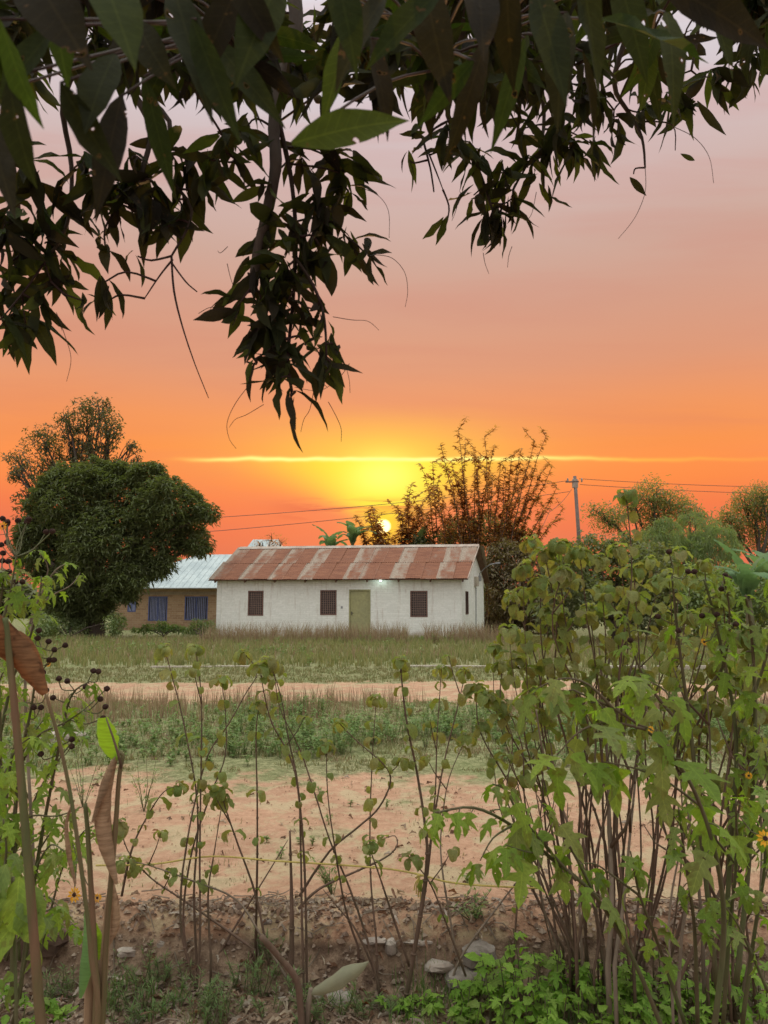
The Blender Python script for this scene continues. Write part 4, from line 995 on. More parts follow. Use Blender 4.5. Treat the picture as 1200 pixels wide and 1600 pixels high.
def leaf_pair(t, q, d, rr, size, meshes, droop=.4, count=2, az0=0):
    for k in range(count):
        a = az0 + 2*math.pi*k/count + rr.uniform(-.4, .4); e = -droop + rr.uniform(-.4, .35)
        dv = Vector((math.cos(a)*math.cos(e), math.sin(a)*math.cos(e), math.sin(e)))
        place('leaf', rr.choice(meshes), t, mat_of(q, dv, (rr.uniform(-.3, .3), rr.uniform(-.3, .3), 1), size*rr.uniform(.65, 1.2)))
def oval_shrub(label, base_px, D, stems, seed, size=.072, group='twiggy shrubs along the bank', name='twiggy_shrub', dens=.66, stemmat='stem', r0=.0065, bare=.42, droop=.5):
    """stems: list of pixel polylines from base to tip"""
    rr = random.Random(seed); b = ground_base(P(base_px[0], base_px[1], D)); t = thing(name, label, 'shrub', b, group); cnt = 0
    for si, sdef in enumerate(stems):
        pl, opt = (sdef if isinstance(sdef, tuple) else (sdef, {}))
        Ds = opt.get('D', D + rr.uniform(-.05, .05)); De = opt.get('D1', Ds + rr.uniform(-.25, .2))
        pts = px_path(pl, Ds, De, rr)
        if opt.get('root', True):
            g = ground_base(pts[0]); g.z -= .02
            if pts[0].z > g.z + .01: pts.insert(0, g)
        n = len(pts); ra = opt.get('r', r0); m = MB(); m.tube(pts, lerp_r(ra, ra*.28, n), 6, wob=.12)
        for k in range(2, n-1, 2):     # nodes
            if rr.random() < .6: m.tube([pts[k]-Vector((0, 0, .004)), pts[k]+Vector((0, 0, .004))], ra*(1.35-.9*k/n), 6)
        m.build('stem', M[opt.get('mat', stemmat)], t, True)
        if opt.get('leaves', True) is False: continue
        # arc length stations
        L = [0]; 
        for a, c in zip(pts[:-1], pts[1:]): L.append(L[-1]+(c-a).length)
        tot = L[-1]; s = tot*opt.get('bare', bare); az = rr.uniform(0, 6.28)
        while s < tot-.02:
            k = next(i for i in range(len(L)-1) if L[i+1] >= s); q = pts[k].lerp(pts[k+1], (s-L[k])/max(1e-6, L[k+1]-L[k]))
            if rr.random() < opt.get('dens', dens): leaf_pair(t, q, None, rr, size*(.75 if s < tot*.6 else 1), OVAL_M, droop, 2 if rr.random() < .7 else 1, az); cnt += 2
            az += 1.57; s += size*rr.uniform(.75, 1.5)
        leaf_pair(t, pts[-1], None, rr, size*1.05, OVAL_M, droop*.9, opt.get('tuft', 5), az); leaf_pair(t, pts[-1]+Vector((0, 0, .012)), None, rr, size*.6, OVAL_M, droop-.6, 3, az)
        if rr.random() < opt.get('side', .5):   # a short side shoot
            k = int(n*rr.uniform(.5, .8)); q = pts[k]; a = rr.uniform(0, 6.28); e = q + Vector((math.cos(a)*.1, math.sin(a)*.1, rr.uniform(.08, .2)))
            m = MB(); m.tube([q, q.lerp(e, .6)+Vector((0, 0, -.012)), e], [ra*.5, ra*.4, ra*.25], 5); m.build('twig', M[stemmat], t, True); leaf_pair(t, e, None, rr, size*.85, OVAL_M, droop, 4, a)
    return t

DB = 3.68
oval_shrub('slender twiggy shrub whose three long stems meet at the bank foot nearest the dry stalk', (308, 1540), DB,
    [[(305, 1538), (284, 1460), (283, 1390), (290, 1330), (303, 1260), (325, 1180), (358, 1130), (383, 1085), (402, 1050), (380, 1020)],
     [(308, 1538), (313, 1450), (312, 1350), (314, 1210), (315, 1100), (308, 1030), (304, 1012)],
     [(310, 1540), (303, 1400), (309, 1262), (287, 1130), (267, 1050), (257, 1012)],
     ([(302, 1535), (286, 1440), (300, 1330), (330, 1240), (352, 1180), (352, 1110), (345, 1060)], {'dens': .6})], 1)
oval_shrub('branching twiggy shrub with a thick cut stub and a curled arching stem', (462, 1560), DB-.04,
    [([(455, 1560), (456, 1450), (455, 1380), (453, 1298)], {'r': .015, 'leaves': False, 'D1': DB-.04}),
     [(476, 1575), (472, 1450), (470, 1330), (466, 1230), (450, 1150), (438, 1085), (420, 1032)],
     ([(480, 1560), (476, 1360), (466, 1235), (452, 1180), (425, 1130), (412, 1080), (406, 1040)], {'dens': .6}),
     ([(466, 1560), (408, 1462), (368, 1405), (300, 1376), (232, 1352), (195, 1345)], {'mat': 'greystem', 'dens': .35, 'bare': .6}),
     ([(466, 1420), (500, 1388), (560, 1360), (602, 1340), (620, 1322), (617, 1306), (598, 1311)], {'root': False, 'dens': .1, 'tuft': 2}),
     ([(468, 1400), (515, 1330), (560, 1292), (592, 1262), (610, 1222), (600, 1195), (560, 1160), (530, 1130)], {'root': False, 'dens': .3})], 2)
oval_shrub('twiggy shrub leaning over from the middle with one crooked stem', (592, 1545), DB,
    [[(592, 1545), (572, 1462), (545, 1385), (515, 1312), (492, 1240), (468, 1170), (437, 1105), (428, 1040)],
     [(590, 1545), (588, 1470), (580, 1385), (578, 1292), (582, 1180), (588, 1092)],
     ([(560, 1480), (540, 1420), (524, 1330), (512, 1240), (510, 1165)], {'dens': .5}),
     ([(598, 1550), (560, 1460), (530, 1420), (505, 1390)], {'leaves': False})], 3)
oval_shrub('twiggy shrub tied with yellow string, stems splaying at the top', (632, 1572), DB-.06,
    [([(632, 1572), (652, 1460), (667, 1352), (664, 1290), (652, 1210), (634, 1120), (625, 1032)], {'r': .012}),
     ([(660, 1420), (670, 1350), (680, 1240), (683, 1150), (690, 1045)], {'root': False}),
     ([(656, 1440), (672, 1320), (692, 1200), (715, 1105), (728, 1048)], {'root': False}),
     ([(640, 1510), (610, 1420), (590, 1360), (575, 1320)], {'root': False, 'dens': .3})], 4)
oval_shrub('thin leaning twiggy stems crossing low between the dry stalk and the long shrub', (395, 1500), DB+.05,
    [([(398, 1484), (330, 1436), (280, 1402), (235, 1371), (200, 1330), (187, 1285)], {'dens': .35, 'bare': .5}),
     ([(335, 1502), (372, 1440), (420, 1362), (450, 1312)], {'leaves': False}),
     ([(190, 1400), (205, 1330), (225, 1285), (255, 1238), (280, 1228)], {'dens': .9, 'bare': .2, 'root': False}),
     ([(330, 1500), (325, 1400), (335, 1330), (348, 1250)], {'dens': .5})], 5)
oval_shrub('thin greyish twiggy shrub by the big brown rock', (722, 1545), DB,
    [([(722, 1545), (704, 1440), (690, 1350), (690, 1290), (702, 1215), (730, 1150)], {'mat': 'greystem', 'dens': .35}),
     ([(735, 1545), (700, 1450), (672, 1380), (640, 1340)], {'dens': .4}),
     ([(800, 1530), (806, 1440), (812, 1360), (805, 1300), (800, 1240)], {'dens': .7}),
     ([(700, 1560), (718, 1500), (775, 1420), (830, 1350), (860, 1310)], {'mat': 'greystem', 'leaves': False})], 6)
oval_shrub('knee-high forked twig with few leaves before the dirt path', (415, 1500), DB+.1,
    [([(402, 1352), (402, 1250), (400, 1150), (405, 1100)], {'dens': .25, 'r': .006}),
     ([(420, 1500), (400, 1400), (372, 1320), (352, 1262), (345, 1230)], {'dens': .4, 'r': .007})], 7)

# ---- the tall shrubs at the far end of the bank
def fan(base, tips, rr, spread=38, bend=.25, mids=2):
    out = []
    for (tx, ty) in tips:
        bx = base[0] + rr.uniform(-spread, spread); by = base[1] + rr.uniform(-12, 12); pl = [(bx, by)]
        for k in (.3, .6, .82): pl.append((bx + (tx-bx)*(k**.95) + rr.uniform(-24, 24), by + (ty-by)*k + rr.uniform(-12, 12)))
        pl.append((tx, ty)); out.append((pl, {'r': rr.uniform(.004, .008), 'D1': None}))
    return out
def tall_shrub(label, base, D, tips, seed, size, dr, leaves=.8, bare=.62, mat='stem'):
    rr = random.Random(seed); st = fan(base, tips, rr)
    for pl, o in st: o['D'] = D + rr.uniform(-.12, .12); o['D1'] = D + rr.uniform(*dr); o['bare'] = bare; o['tuft'] = 7; o['side'] = .9
    oval_shrub(label, base, D, st, seed, size, 'tall leafy shrubs on the bank', 'tall_shrub', leaves, mat, droop=.45)
tall_shrub('tall olive-leafed shrub topping out near the utility pole', (925, 1500), 3.5, [(830, 845), (818, 885), (850, 862), (872, 850), (800, 930), (845, 905), (880, 890), (905, 862), (795, 985), (860, 950)], 21, .082, (-.4, .3), 1.0)
tall_shrub('tallest shrub with one lone leafy spire against the sunset', (955, 1510), 3.45, [(978, 772), (965, 855), (935, 872), (990, 890), (1015, 875), (940, 920), (985, 935), (1030, 905), (920, 950)], 22, .082, (-.4, .3), 1.0)
tall_shrub('dense olive shrub behind the lobed leaves and seed heads', (1010, 1515), 3.6, [(1060, 862), (1080, 905), (1100, 880), (1045, 900), (1075, 960), (1110, 950), (1035, 960), (1130, 930)], 23, .082, (-.4, .3), 1.0)
tall_shrub('low side shrub leaning out toward the white gable', (880, 1490), 3.6, [(772, 1010), (785, 1040), (760, 1085), (805, 1030), (820, 1000), (745, 1070), (790, 1100), (755, 1130), (835, 1060)], 24, .075, (-.2, .3), .5)
tall_shrub('shrub at the picture edge with olive leaves among yellow flowers', (1120, 1530), 3.4, [(1185, 1010), (1200, 1060), (1165, 985), (1150, 1060), (1180, 1110), (1195, 1180), (1130, 1040)], 25, .09, (-.4, .2), .9)
# bare thick stems of the thicket
def thicket(label, D, stems, seed):
    rr = random.Random(seed); b = ground_base(P(stems[0][0][0], stems[0][0][1], D)); t = thing('bare_shrub', label, 'shrub', b, 'tall leafy shrubs on the bank')
    for pl in stems:
        r = pl[-1]; pts = px_path(pl[:-1], D+rr.uniform(-.15, .15), D+rr.uniform(-.2, .2), rr, .03); g = ground_base(pts[0]); g.z -= .02
        if pts[0].z > g.z+.01: pts.insert(0, g)
        m = MB(); m.tube(pts, lerp_r(r*.5, r*.2, len(pts)), 7, wob=.15); s = m.build('stem', M['greystem' if rr.random() < .55 else 'stem'], t, True)
        for k in range(3):
            q = pts[int(len(pts)*rr.uniform(.4, .95))-1]; a = rr.uniform(0, 6.28); e = q+Vector((math.cos(a)*.15, math.sin(a)*.12, rr.uniform(.1, .35))); m = MB(); m.tube([q, q.lerp(e, .5)+Vector((math.cos(a)*.03, 0, -.01)), e], [r*.4, r*.3, r*.15], 5); m.build('twig', M['stem'], s, True)
thicket('thick multi-stemmed brown trunks of the shrub thicket', 3.4,
    [[(950, 1510), (956, 1400), (952, 1300), (950, 1200), (944, 1100), (955, 1010), .024], [(945, 1505), (925, 1400), (885, 1280), (850, 1180), (838, 1110), .016],
     [(960, 1510), (975, 1400), (985, 1300), (995, 1200), (1010, 1100), .018], [(890, 1495), (880, 1400), (868, 1300), (850, 1220), .012],
     [(900, 1495), (920, 1380), (950, 1260), (975, 1150), (985, 1040), .013], [(875, 1490), (850, 1420), (842, 1350), (846, 1280), .011], [(910, 1500), (905, 1400), (912, 1300), (930, 1180), (925, 1080), .012]], 1)
thicket('crowded brown stems of the shrub beside the picture edge', 3.25,
    [[(1100, 1540), (1095, 1420), (1080, 1300), (1060, 1180), (1050, 1080), .017], [(1060, 1540), (1070, 1430), (1100, 1320), (1110, 1200), (1105, 1080), .016], [(1140, 1545), (1130, 1420), (1125, 1300), (1140, 1180), (1150, 1080), .014],
     [(1030, 1600), (1080, 1490), (1130, 1380), (1150, 1290), (1165, 1200), .019], [(1180, 1560), (1165, 1440), (1150, 1340), (1130, 1240), .013], [(1160, 1550), (1185, 1420), (1190, 1300), (1180, 1180), .014], [(1050, 1550), (1045, 1440), (1060, 1340), (1085, 1240), .012]], 2)

# ---- lobed-leaf sunflower bushes
def seed_ball(t, q, r, rr):
    m = MB(); pts = [q + Vector((0, 0, r*z)) for z in (-.9, -.5, 0, .5, .85)]; m.tube(pts, [r*.35, r*.9, r*1.0, r*.8, r*.3], 9, wob=.12)
    return m.build('seed_head', M['seedhead'], t)
def flower(t, q, r, rr, facing):
    f = Vector(facing).normalized(); m = MB(); a = f.orthogonal().normalized(); b = f.cross(a)
    for k in range(11):
        an = k*.571+rr.uniform(-.1, .1); d = a*math.cos(an)+b*math.sin(an); s = f.cross(d)*r*.17; dr = f*rr.uniform(-.3, .15)*r
        m.add([q+d*r*.2, q+d*r*.65+s+dr*.5, q+d*r+dr, q+d*r*.65-s+dr*.5], [(0, 1, 2), (0, 2, 3)])
    m.build('flower', M['petal'], t); m = MB(); m.tube([q, q+f*r*.16], [r*.28, r*.2], 8); m.build('flower_centre', M['seedhead'], t)
def lobed_bush(label, base, D, stems, seed, size, group, heads=(), flowers=(), dens=1.0, bare=.3, n_extra=0, name='wild_sunflower', stemmat='greenstem', face=.35):
    rr = random.Random(seed); b = ground_base(P(base[0], base[1], D)); t = thing(name, label, 'wild sunflower', b, group); allp = []
    def put(q, sz):
        a = rr.uniform(0, 6.28); e = rr.uniform(-.9, .35); dv = Vector((math.cos(a)*math.cos(e), math.sin(a)*math.cos(e)*.8 - face*.4, math.sin(e)))
        pet = q + dv*sz*.3; place('leaf', rr.choice(LOBE_M), t, mat_of(pet, dv + Vector((0, 0, -.35)), (rr.uniform(-.3, .3), rr.uniform(-.9, .1)*face, 1), sz, rr.uniform(.8, 1.15))); return (q, pet)
    for sd in stems:
        pl, D0, D1, r = sd; pts = px_path(pl, D0, D1, rr, .02); n = len(pts); pet = MB(); 
        m = MB(); m.tube(pts, lerp_r(r, r*.35, n), 6, wob=.08)
        L = [0]
        for a, c in zip(pts[:-1], pts[1:]): L.append(L[-1]+(c-a).length)
        s = L[-1]*bare
        while s < L[-1]:
            k = next(i for i in range(len(L)-1) if L[i+1] >= s-1e-9); q = pts[k].lerp(pts[k+1], (s-L[k])/max(1e-6, L[k+1]-L[k]))
            if rr.random() < dens:
                a, c = put(q, size*rr.uniform(.6, 1.2)); m.tube([a, a.lerp(c, .5)+Vector((0, 0, .004)), c], [r*.3, r*.25, r*.2], 4, False)
            s += size*rr.uniform(.28, .62)
        for _ in range(3):
            a, c = put(pts[-1], size*rr.uniform(.5, .9))
        m.build('stem', M[stemmat], t, True); allp += pts[n//3:]
    for (hx, hy, hd) in heads:
        q = P(hx, hy, hd); seed_ball(t, q, .0125*hd/3*1.0, rr); near = min(allp, key=lambda p: (p-q).length + (0 if p.z < q.z else .3)); m = MB(); m.tube(smooth_path([near, near.lerp(q, .5)+Vector((rr.uniform(-.02, .02), 0, -.02)), q], 3), .0022, 4); m.build('stalk', M['greenstem'], t, True)
    for (hx, hy, hd, r) in flowers:
        q = P(hx, hy, hd); flower(t, q, r, rr, (rr.uniform(-.5, .5), -1, rr.uniform(0, .6))); near = min(allp, key=lambda p: (p-q).length); m = MB(); m.tube([near, near.lerp(q, .5)-Vector((0, 0, .02)), q], .0025, 4); m.build('stalk', M['greenstem'], t, True)
    return t
g1 = 'wild sunflower bushes at the ends of the bank'
lobed_bush('wild sunflower reaching over the path with broad green lobed leaves', (1040, 1560), 2.6,
    [([(1040, 1620), (990, 1500), (930, 1400), (860, 1340), (800, 1290), (740, 1262), (680, 1270)], 2.7, 2.3, .009), ([(900, 1375), (850, 1320), (810, 1270), (790, 1235), (770, 1225)], 2.5, 2.3, .006), ([(930, 1400), (900, 1340), (870, 1290), (850, 1260)], 2.6, 2.4, .006),
     ([(800, 1290), (770, 1310), (750, 1345)], 2.35, 2.3, .004), ([(850, 1335), (820, 1330), (790, 1320)], 2.4, 2.3, .004)], 1, .105, g1, bare=.35, dens=.9)
lobed_bush('wild sunflower with large dark-veined leaves hanging before the thicket', (1090, 1600), 2.3,
    [([(1110, 1650), (1130, 1480), (1125, 1370), (1095, 1260), (1050, 1180), (980, 1120), (900, 1080)], 2.4, 2.15, .009), ([(1010, 1140), (960, 1130), (910, 1140), (870, 1180)], 2.2, 2.1, .005), ([(960, 1110), (920, 1070), (880, 1060), (840, 1075)], 2.2, 2.15, .005), ([(1095, 1260), (1040, 1220), (990, 1200), (940, 1190)], 2.3, 2.2, .005), ([(1050, 1180), (1060, 1130), (1040, 1080), (1000, 1060)], 2.25, 2.2, .005)],
    2, .135, g1, bare=.5, dens=.9)
lobed_bush('tall wild sunflower dotted with dark dried seed heads at the picture edge', (1130, 1540), 3.1,
    [([(1120, 1540), (1100, 1350), (1080, 1150), (1060, 1000), (1050, 900)], 3.1, 2.9, .011), ([(1130, 1540), (1140, 1350), (1150, 1150), (1120, 980), (1100, 905)], 3.1, 2.8, .011), ([(1150, 1540), (1170, 1350), (1180, 1150), (1175, 1000), (1165, 930)], 3.0, 2.8, .011),
     ([(1080, 1150), (1020, 1080), (990, 1020), (980, 960)], 3.0, 2.9, .007), ([(1150, 1150), (1190, 1050), (1210, 960), (1205, 900)], 3.0, 2.8, .007), ([(1100, 1350), (1040, 1250), (1000, 1180), (1010, 1100)], 3.1, 2.9, .007), ([(1140, 1350), (1180, 1300), (1200, 1220), (1190, 1150)], 3.0, 2.8, .007), ([(1100, 1080), (1130, 1040), (1140, 960), (1130, 900)], 3.0, 2.8, .007)],
    3, .085, g1, heads=[(1045, 862, 2.9), (1085, 893, 2.8), (1127, 920, 2.85), (1139, 904, 2.85), (1097, 962, 2.85), (1120, 960, 2.8), (1133, 899, 2.9), (985, 1000, 2.9), (1075, 893, 2.9), (1028, 963, 2.9), (1060, 985, 2.85), (1150, 975, 2.8)], flowers=[(1100, 1003, 2.85, .016), (1017, 1140, 2.6, .014), (1170, 1212, 2.7, .014)], dens=.85, bare=.35)
lobed_bush('bushy wild sunflower filling the lower corner with bright leaves', (1130, 1570), 2.75,
    [([(1090, 1600), (1085, 1450), (1070, 1340), (1060, 1260)], 2.8, 2.6, .008), ([(1130, 1600), (1140, 1450), (1150, 1350), (1150, 1250)], 2.75, 2.5, .008), ([(1160, 1600), (1180, 1450), (1195, 1350), (1190, 1230)], 2.7, 2.5, .008), ([(1070, 1600), (1030, 1480), (1000, 1400), (985, 1330)], 2.8, 2.6, .008), ([(1150, 1350), (1110, 1300), (1090, 1260), (1100, 1220)], 2.6, 2.5, .005), ([(1000, 1400), (960, 1370), (930, 1350), (905, 1350)], 2.65, 2.6, .005), ([(1200, 1550), (1170, 1480), (1150, 1440), (1120, 1400)], 2.6, 2.5, .006)],
    4, .085, g1, flowers=[(1196, 1310, 2.4, .028)], dens=.95, bare=.4)
hl = [(4, 810), (12, 815), (28, 813), (11, 819), (2, 851), (11, 847), (5, 864), (45, 811), (42, 815), (72, 831), (82, 830), (13, 877), (4, 876), (14, 893), (1, 905), (24, 909), (35, 909), (61, 985), (59, 997), (76, 1002), (85, 1015), (102, 1008), (44, 1019), (77, 1031), (84, 1031), (67, 1050),
      (146, 1048), (154, 1049), (92, 1060), (105, 1064), (134, 1073), (167, 1076), (157, 1092), (83, 1090), (165, 1104), (161, 1122), (72, 1078), (53, 1105), (64, 1105), (112, 1155), (112, 1166), (64, 1178), (40, 1012)]
lobed_bush('wild sunflower with many small dark seed heads and bright leaves beside the mango tree', (20, 1540), 3.1,
    [([(-10, 1560), (-5, 1350), (0, 1150), (-5, 1000), (8, 890)], 3.1, 2.9, .011), ([(20, 1560), (20, 1350), (30, 1200), (50, 1100), (60, 1010)], 3.1, 3.0, .01), ([(30, 1560), (50, 1400), (70, 1280), (90, 1180), (110, 1090), (140, 1065)], 3.15, 3.0, .009),
     ([(20, 1350), (40, 1280), (90, 1275), (130, 1260)], 3.1, 3.0, .005), ([(0, 1150), (20, 1060), (45, 1000), (60, 950), (65, 900)], 3.05, 3.1, .007), ([(-5, 1000), (10, 960), (30, 930), (50, 930)], 3.0, 3.0, .005), ([(30, 1200), (60, 1150), (100, 1130), (130, 1110)], 3.1, 3.0, .006), ([(50, 1400), (60, 1350), (80, 1320), (100, 1330)], 3.0, 2.9, .006), ([(-5, 1350), (10, 1250), (20, 1180), (50, 1150)], 3.0, 2.9, .007), ([(-20, 1100), (-5, 1000), (15, 930), (25, 870)], 2.9, 2.9, .007), ([(10, 1500), (40, 1420), (70, 1400), (95, 1420)], 3.1, 3.0, .006), ([(60, 1330), (90, 1290), (110, 1310), (120, 1340)], 3.1, 3.0, .004)],
    5, .078, g1, heads=[(x, y, 3.0) for x, y in hl], flowers=[(4, 822, 2.95, .02), (116, 1398, 2.9, .03), (152, 1403, 2.95, .018), (76, 1038, 3.0, .013)], dens=1.0, bare=.25)
lobed_bush('leafy wild sunflower hiding the field edge beneath the seed heads', (60, 1500), 3.5,
    [([(30, 1500), (30, 1380), (50, 1260), (90, 1190), (120, 1150)], 3.5, 3.5, .007), ([(10, 1500), (0, 1350), (10, 1220), (30, 1130), (20, 1060)], 3.5, 3.4, .008), ([(60, 1500), (80, 1420), (100, 1350), (130, 1300), (150, 1290)], 3.5, 3.5, .006), ([(0, 1450), (-10, 1250), (-15, 1080), (5, 980), (20, 930)], 3.5, 3.4, .008), ([(30, 1380), (10, 1330), (-10, 1300), (-20, 1250)], 3.4, 3.4, .005), ([(50, 1260), (30, 1200), (50, 1150), (80, 1110)], 3.5, 3.4, .005), ([(20, 1480), (60, 1440), (95, 1430), (120, 1450)], 3.5, 3.4, .005), ([(10, 1220), (-10, 1150), (-10, 1100), (10, 1040), (40, 1020)], 3.4, 3.4, .006)],
    15, .075, g1, dens=1.0, bare=.2)
lobed_bush('small wild sunflower clump low in the corner under the brown stalk', (10, 1590), 2.6,
    [([(-10, 1620), (-5, 1500), (5, 1420), (20, 1380)], 2.6, 2.5, .008), ([(20, 1600), (40, 1500), (50, 1440), (80, 1420)], 2.65, 2.6, .006), ([(-20, 1500), (0, 1400), (10, 1330), (5, 1280)], 2.6, 2.5, .007), ([(0, 1420), (-10, 1350), (-5, 1250), (10, 1200)], 2.6, 2.6, .007)], 6, .085, g1, dens=.9, bare=.3)
lobed_bush('feathery dry-stalked wild sunflower sprig before the mango crown', (60, 1530), 3.3, [([(60, 1500), (50, 1300), (40, 1100), (45, 980), (80, 900), (105, 880)], 3.3, 3.4, .008), ([(45, 1000), (60, 930), (75, 890), (60, 860)], 3.3, 3.3, .005), ([(45, 1000), (70, 940), (110, 915), (125, 895)], 3.3, 3.4, .004)], 7, .075, g1, dens=.6, bare=.6, stemmat='greystem')

# ---- low green weeds in the corner
def weed_patch(label, cx, cy, D, n, size, spread, h, seed, meshes=None, group='leafy weeds growing low in front of the bank'):
    rr = random.Random(seed); c = GH(cx, cy); b = ground_base(c); t = thing('leafy_weed', label, 'weed', b, group); m = MB()
    for i in range(n):
        a = rr.uniform(0, 6.28); r = math.sqrt(rr.random())*spread; q = b + Vector((math.cos(a)*r*1.6, math.sin(a)*r*.8, 0)); q.z = H(q.x, q.y); top = q + Vector((rr.uniform(-.05, .05), rr.uniform(-.05, .02), h*rr.uniform(.35, 1.2)*(1-.4*(r/spread)**2)))
        m.tube([q, q.lerp(top, .5)+Vector((.01, 0, 0)), top], [.003, .0025, .002], 4, False)
        for k in range(3):
            a = rr.uniform(0, 6.28); e = rr.uniform(-.3, .5); dv = Vector((math.cos(a)*math.cos(e), math.sin(a)*math.cos(e), math.sin(e))); place('leaf', rr.choice(meshes or WEED_M), t, mat_of(q.lerp(top, rr.uniform(.6, 1)), dv, (rr.uniform(-.3, .3), rr.uniform(-.5, .1), 1), size*rr.uniform(.6, 1.2)))
    m.build('stem', M['greenstem'], t, True)
weed_patch('bright green leafy weed mound right below the tallest shrubs', 850, 1590, 0, 98, .068, .27, .26, 1)
weed_patch('leafy weed spilling into the lower picture edge near the leaning branch', 960, 1600, 0, 90, .06, .24, .16, 2)
weed_patch('pale weed sprouting between the bank rocks and green mound', 740, 1600, 0, 36, .06, .17, .10, 3)
weed_patch('weed growing beneath the crowded brown stems', 1110, 1590, 0, 60, .07, .25, .20, 4)
weed_patch('small sprouting weed under the yellow-tied shrub', 648, 1585, 0, 16, .05, .08, .10, 5)
weed_patch('small weed in the near corner beneath the brown stalk', 20, 1590, 0, 28, .06, .15, .10, 6)

def needle_weed(label, px, py, h, n, seed):
    rr = random.Random(seed); c = GH(px, py); t = thing('narrow_leaf_weed', label, 'weed', c, 'narrow leafed weeds on the bank'); st = MB(); pos, dirs, sc = [], [], []
    for i in range(n):
        q = c + Vector((rr.uniform(-.09, .09), rr.uniform(-.06, .06), 0)); q.z = H(q.x, q.y); top = q + Vector((rr.uniform(-.06, .06), rr.uniform(-.04, .04), h*rr.uniform(.5, 1.1))); st.tube([q, q.lerp(top, .5)+Vector((.006, 0, 0)), top], [.002, .0017, .001], 4, False)
        for j in range(26):
            k = rr.uniform(.1, 1); a = rr.uniform(0, 6.28); pos.append(tuple(q.lerp(top, k))); dirs.append((math.cos(a), math.sin(a), rr.uniform(.2, 1.2))); sc.append(rr.uniform(.02, .042))
    st.build('stem', M['greenstem'], t, True)
    qd = [(0, 0, 0), (.07, .4, .0), (-.07, .4, .0), (0, 1, -.1)]; V, T = scatter(qd, [(0, 1, 2), (1, 3, 2)], np.array(pos), frames(np.array(dirs)), np.array(sc)); build_np('foliage', V, T, M['herbgrass'], t, 'stuff')
needle_weed('narrow leafed weed tuft below the forked cut stub', 385, 1560, .17, 14, 1); needle_weed('narrow leafed weed tuft beside the dry banana leaf', 205, 1570, .20, 14, 2); needle_weed('narrow leafed weed at the base of the long three-stemmed shrub', 262, 1548, .14, 10, 3)
needle_weed('narrow leafed weed under the grey folded leaf', 530, 1595, .13, 10, 4); needle_weed('narrow leafed weed at the foot of the middle shrubs', 440, 1590, .12, 12, 5)
for i, (x, y, h_, lab) in enumerate([(170, 1590, .12, 'narrow leafed weed touching the withered plant base'), (330, 1595, .12, 'narrow leafed weed at the lower edge by the rusty fallen leaf'), (232, 1598, .1, 'short narrow leafed weed by the pale chip'), (480, 1598, .09, 'short narrow leafed weed behind the cut stake'),
      (590, 1598, .08, 'sparse narrow leafed weed before the flat grey stone'), (410, 1530, .1, 'narrow leafed weed hugging the bank face'), (95, 1560, .14, 'narrow leafed weed between brown stalk and leaf stalks'), (300, 1572, .11, 'narrow leafed weed in front of the long shrub foot'), (350, 1590, .13, 'taller narrow leafed weed before the crossing stems')]):
    needle_weed(lab, x, y, h_, 11, 20+i)
def path_sprig(label, px, py, h, seed):
    rr = random.Random(seed); c = GH(px, py); t = thing('wispy_weed', label, 'weed', c, 'wispy weeds standing on the path'); st = MB(); pos, dirs, sc = [], [], []
    for i in range(7):
        top = c + Vector((rr.uniform(-.12, .12), rr.uniform(-.08, .08), h*rr.uniform(.5, 1.05))); st.tube([c-Vector((0, 0, .01)), c.lerp(top, .5)+Vector((rr.uniform(-.02, .02), 0, 0)), top], [.003, .002, .001], 4, False)
        for j in range(22):
            k = rr.uniform(.15, 1); a = rr.uniform(0, 6.28); pos.append(tuple(c.lerp(top, k))); dirs.append((math.cos(a), math.sin(a), rr.uniform(0, 1))); sc.append(rr.uniform(.02, .05))
    st.build('stem', M['greenstem'], t, True)
    qd = [(0, 0, 0), (.12, .4, .0), (-.12, .4, .0), (0, 1, -.1)]; V, T = scatter(qd, [(0, 1, 2), (1, 3, 2)], np.array(pos), frames(np.array(dirs)), np.array(sc)); build_np('foliage', V, T, M['herb'], t, 'stuff')
path_sprig('wispy weed standing alone on the dirt path near the long shrub', 225, 1268, .42, 1); path_sprig('grey-green feathery weed where the path meets the sunflower', 130, 1262, .45, 2); path_sprig('thin weed on the path below the crooked shrub', 520, 1400, .18, 3); path_sprig('thin weed on the path beside the yellow string', 740, 1440, .15, 4); path_sprig('dark leafy weed on the verge behind the splayed stems', 665, 1172, .42, 5)

# ------------------------------------------------------------------ rocks, litter, dry leaves
def rock(label, px, py, z, sx, sy, sz, mat, seed, flat=0, name='rock'):
    rr = random.Random(seed); c = GH(px, py+sz*150); m = MB(); rows, cols = 6, 9; vs = []
    for i in range(rows+1):
        th = math.pi*i/rows
        for j in range(cols):
            ph = 2*math.pi*j/cols; d = Vector((math.sin(th)*math.cos(ph), math.sin(th)*math.sin(ph), math.cos(th))); k = 1 + .28*noise.noise(d*1.7+Vector((seed, 0, 0))) + .1*noise.noise(d*5+Vector((seed, 3, 0)))
            e = 4.0; dn = (abs(d.x)**e+abs(d.y)**e+abs(d.z)**e)**(1/e); vs.append(c + Vector((d.x/dn**.7*sx*k, d.y/dn**.7*sy*k, d.z/dn**.7*sz*k + sz*.45)))
    fs = [(i*cols+j, (i+1)*cols+j, (i+1)*cols+(j+1) % cols, i*cols+(j+1) % cols) for i in range(rows) for j in range(cols)]
    m.add(vs, fs); o = m.build(name, M[mat], base=c); tag(o, label, 'rock', 'rocks set in the earth bank')
rock('largest brown squared rock embedded in the bank', 748, 1492, -.06, .085, .07, .055, 'rock', 1)
rock('pale flat-topped slab just beside the largest brown rock', 688, 1508, -.08, .072, .06, .025, 'palerock', 2)
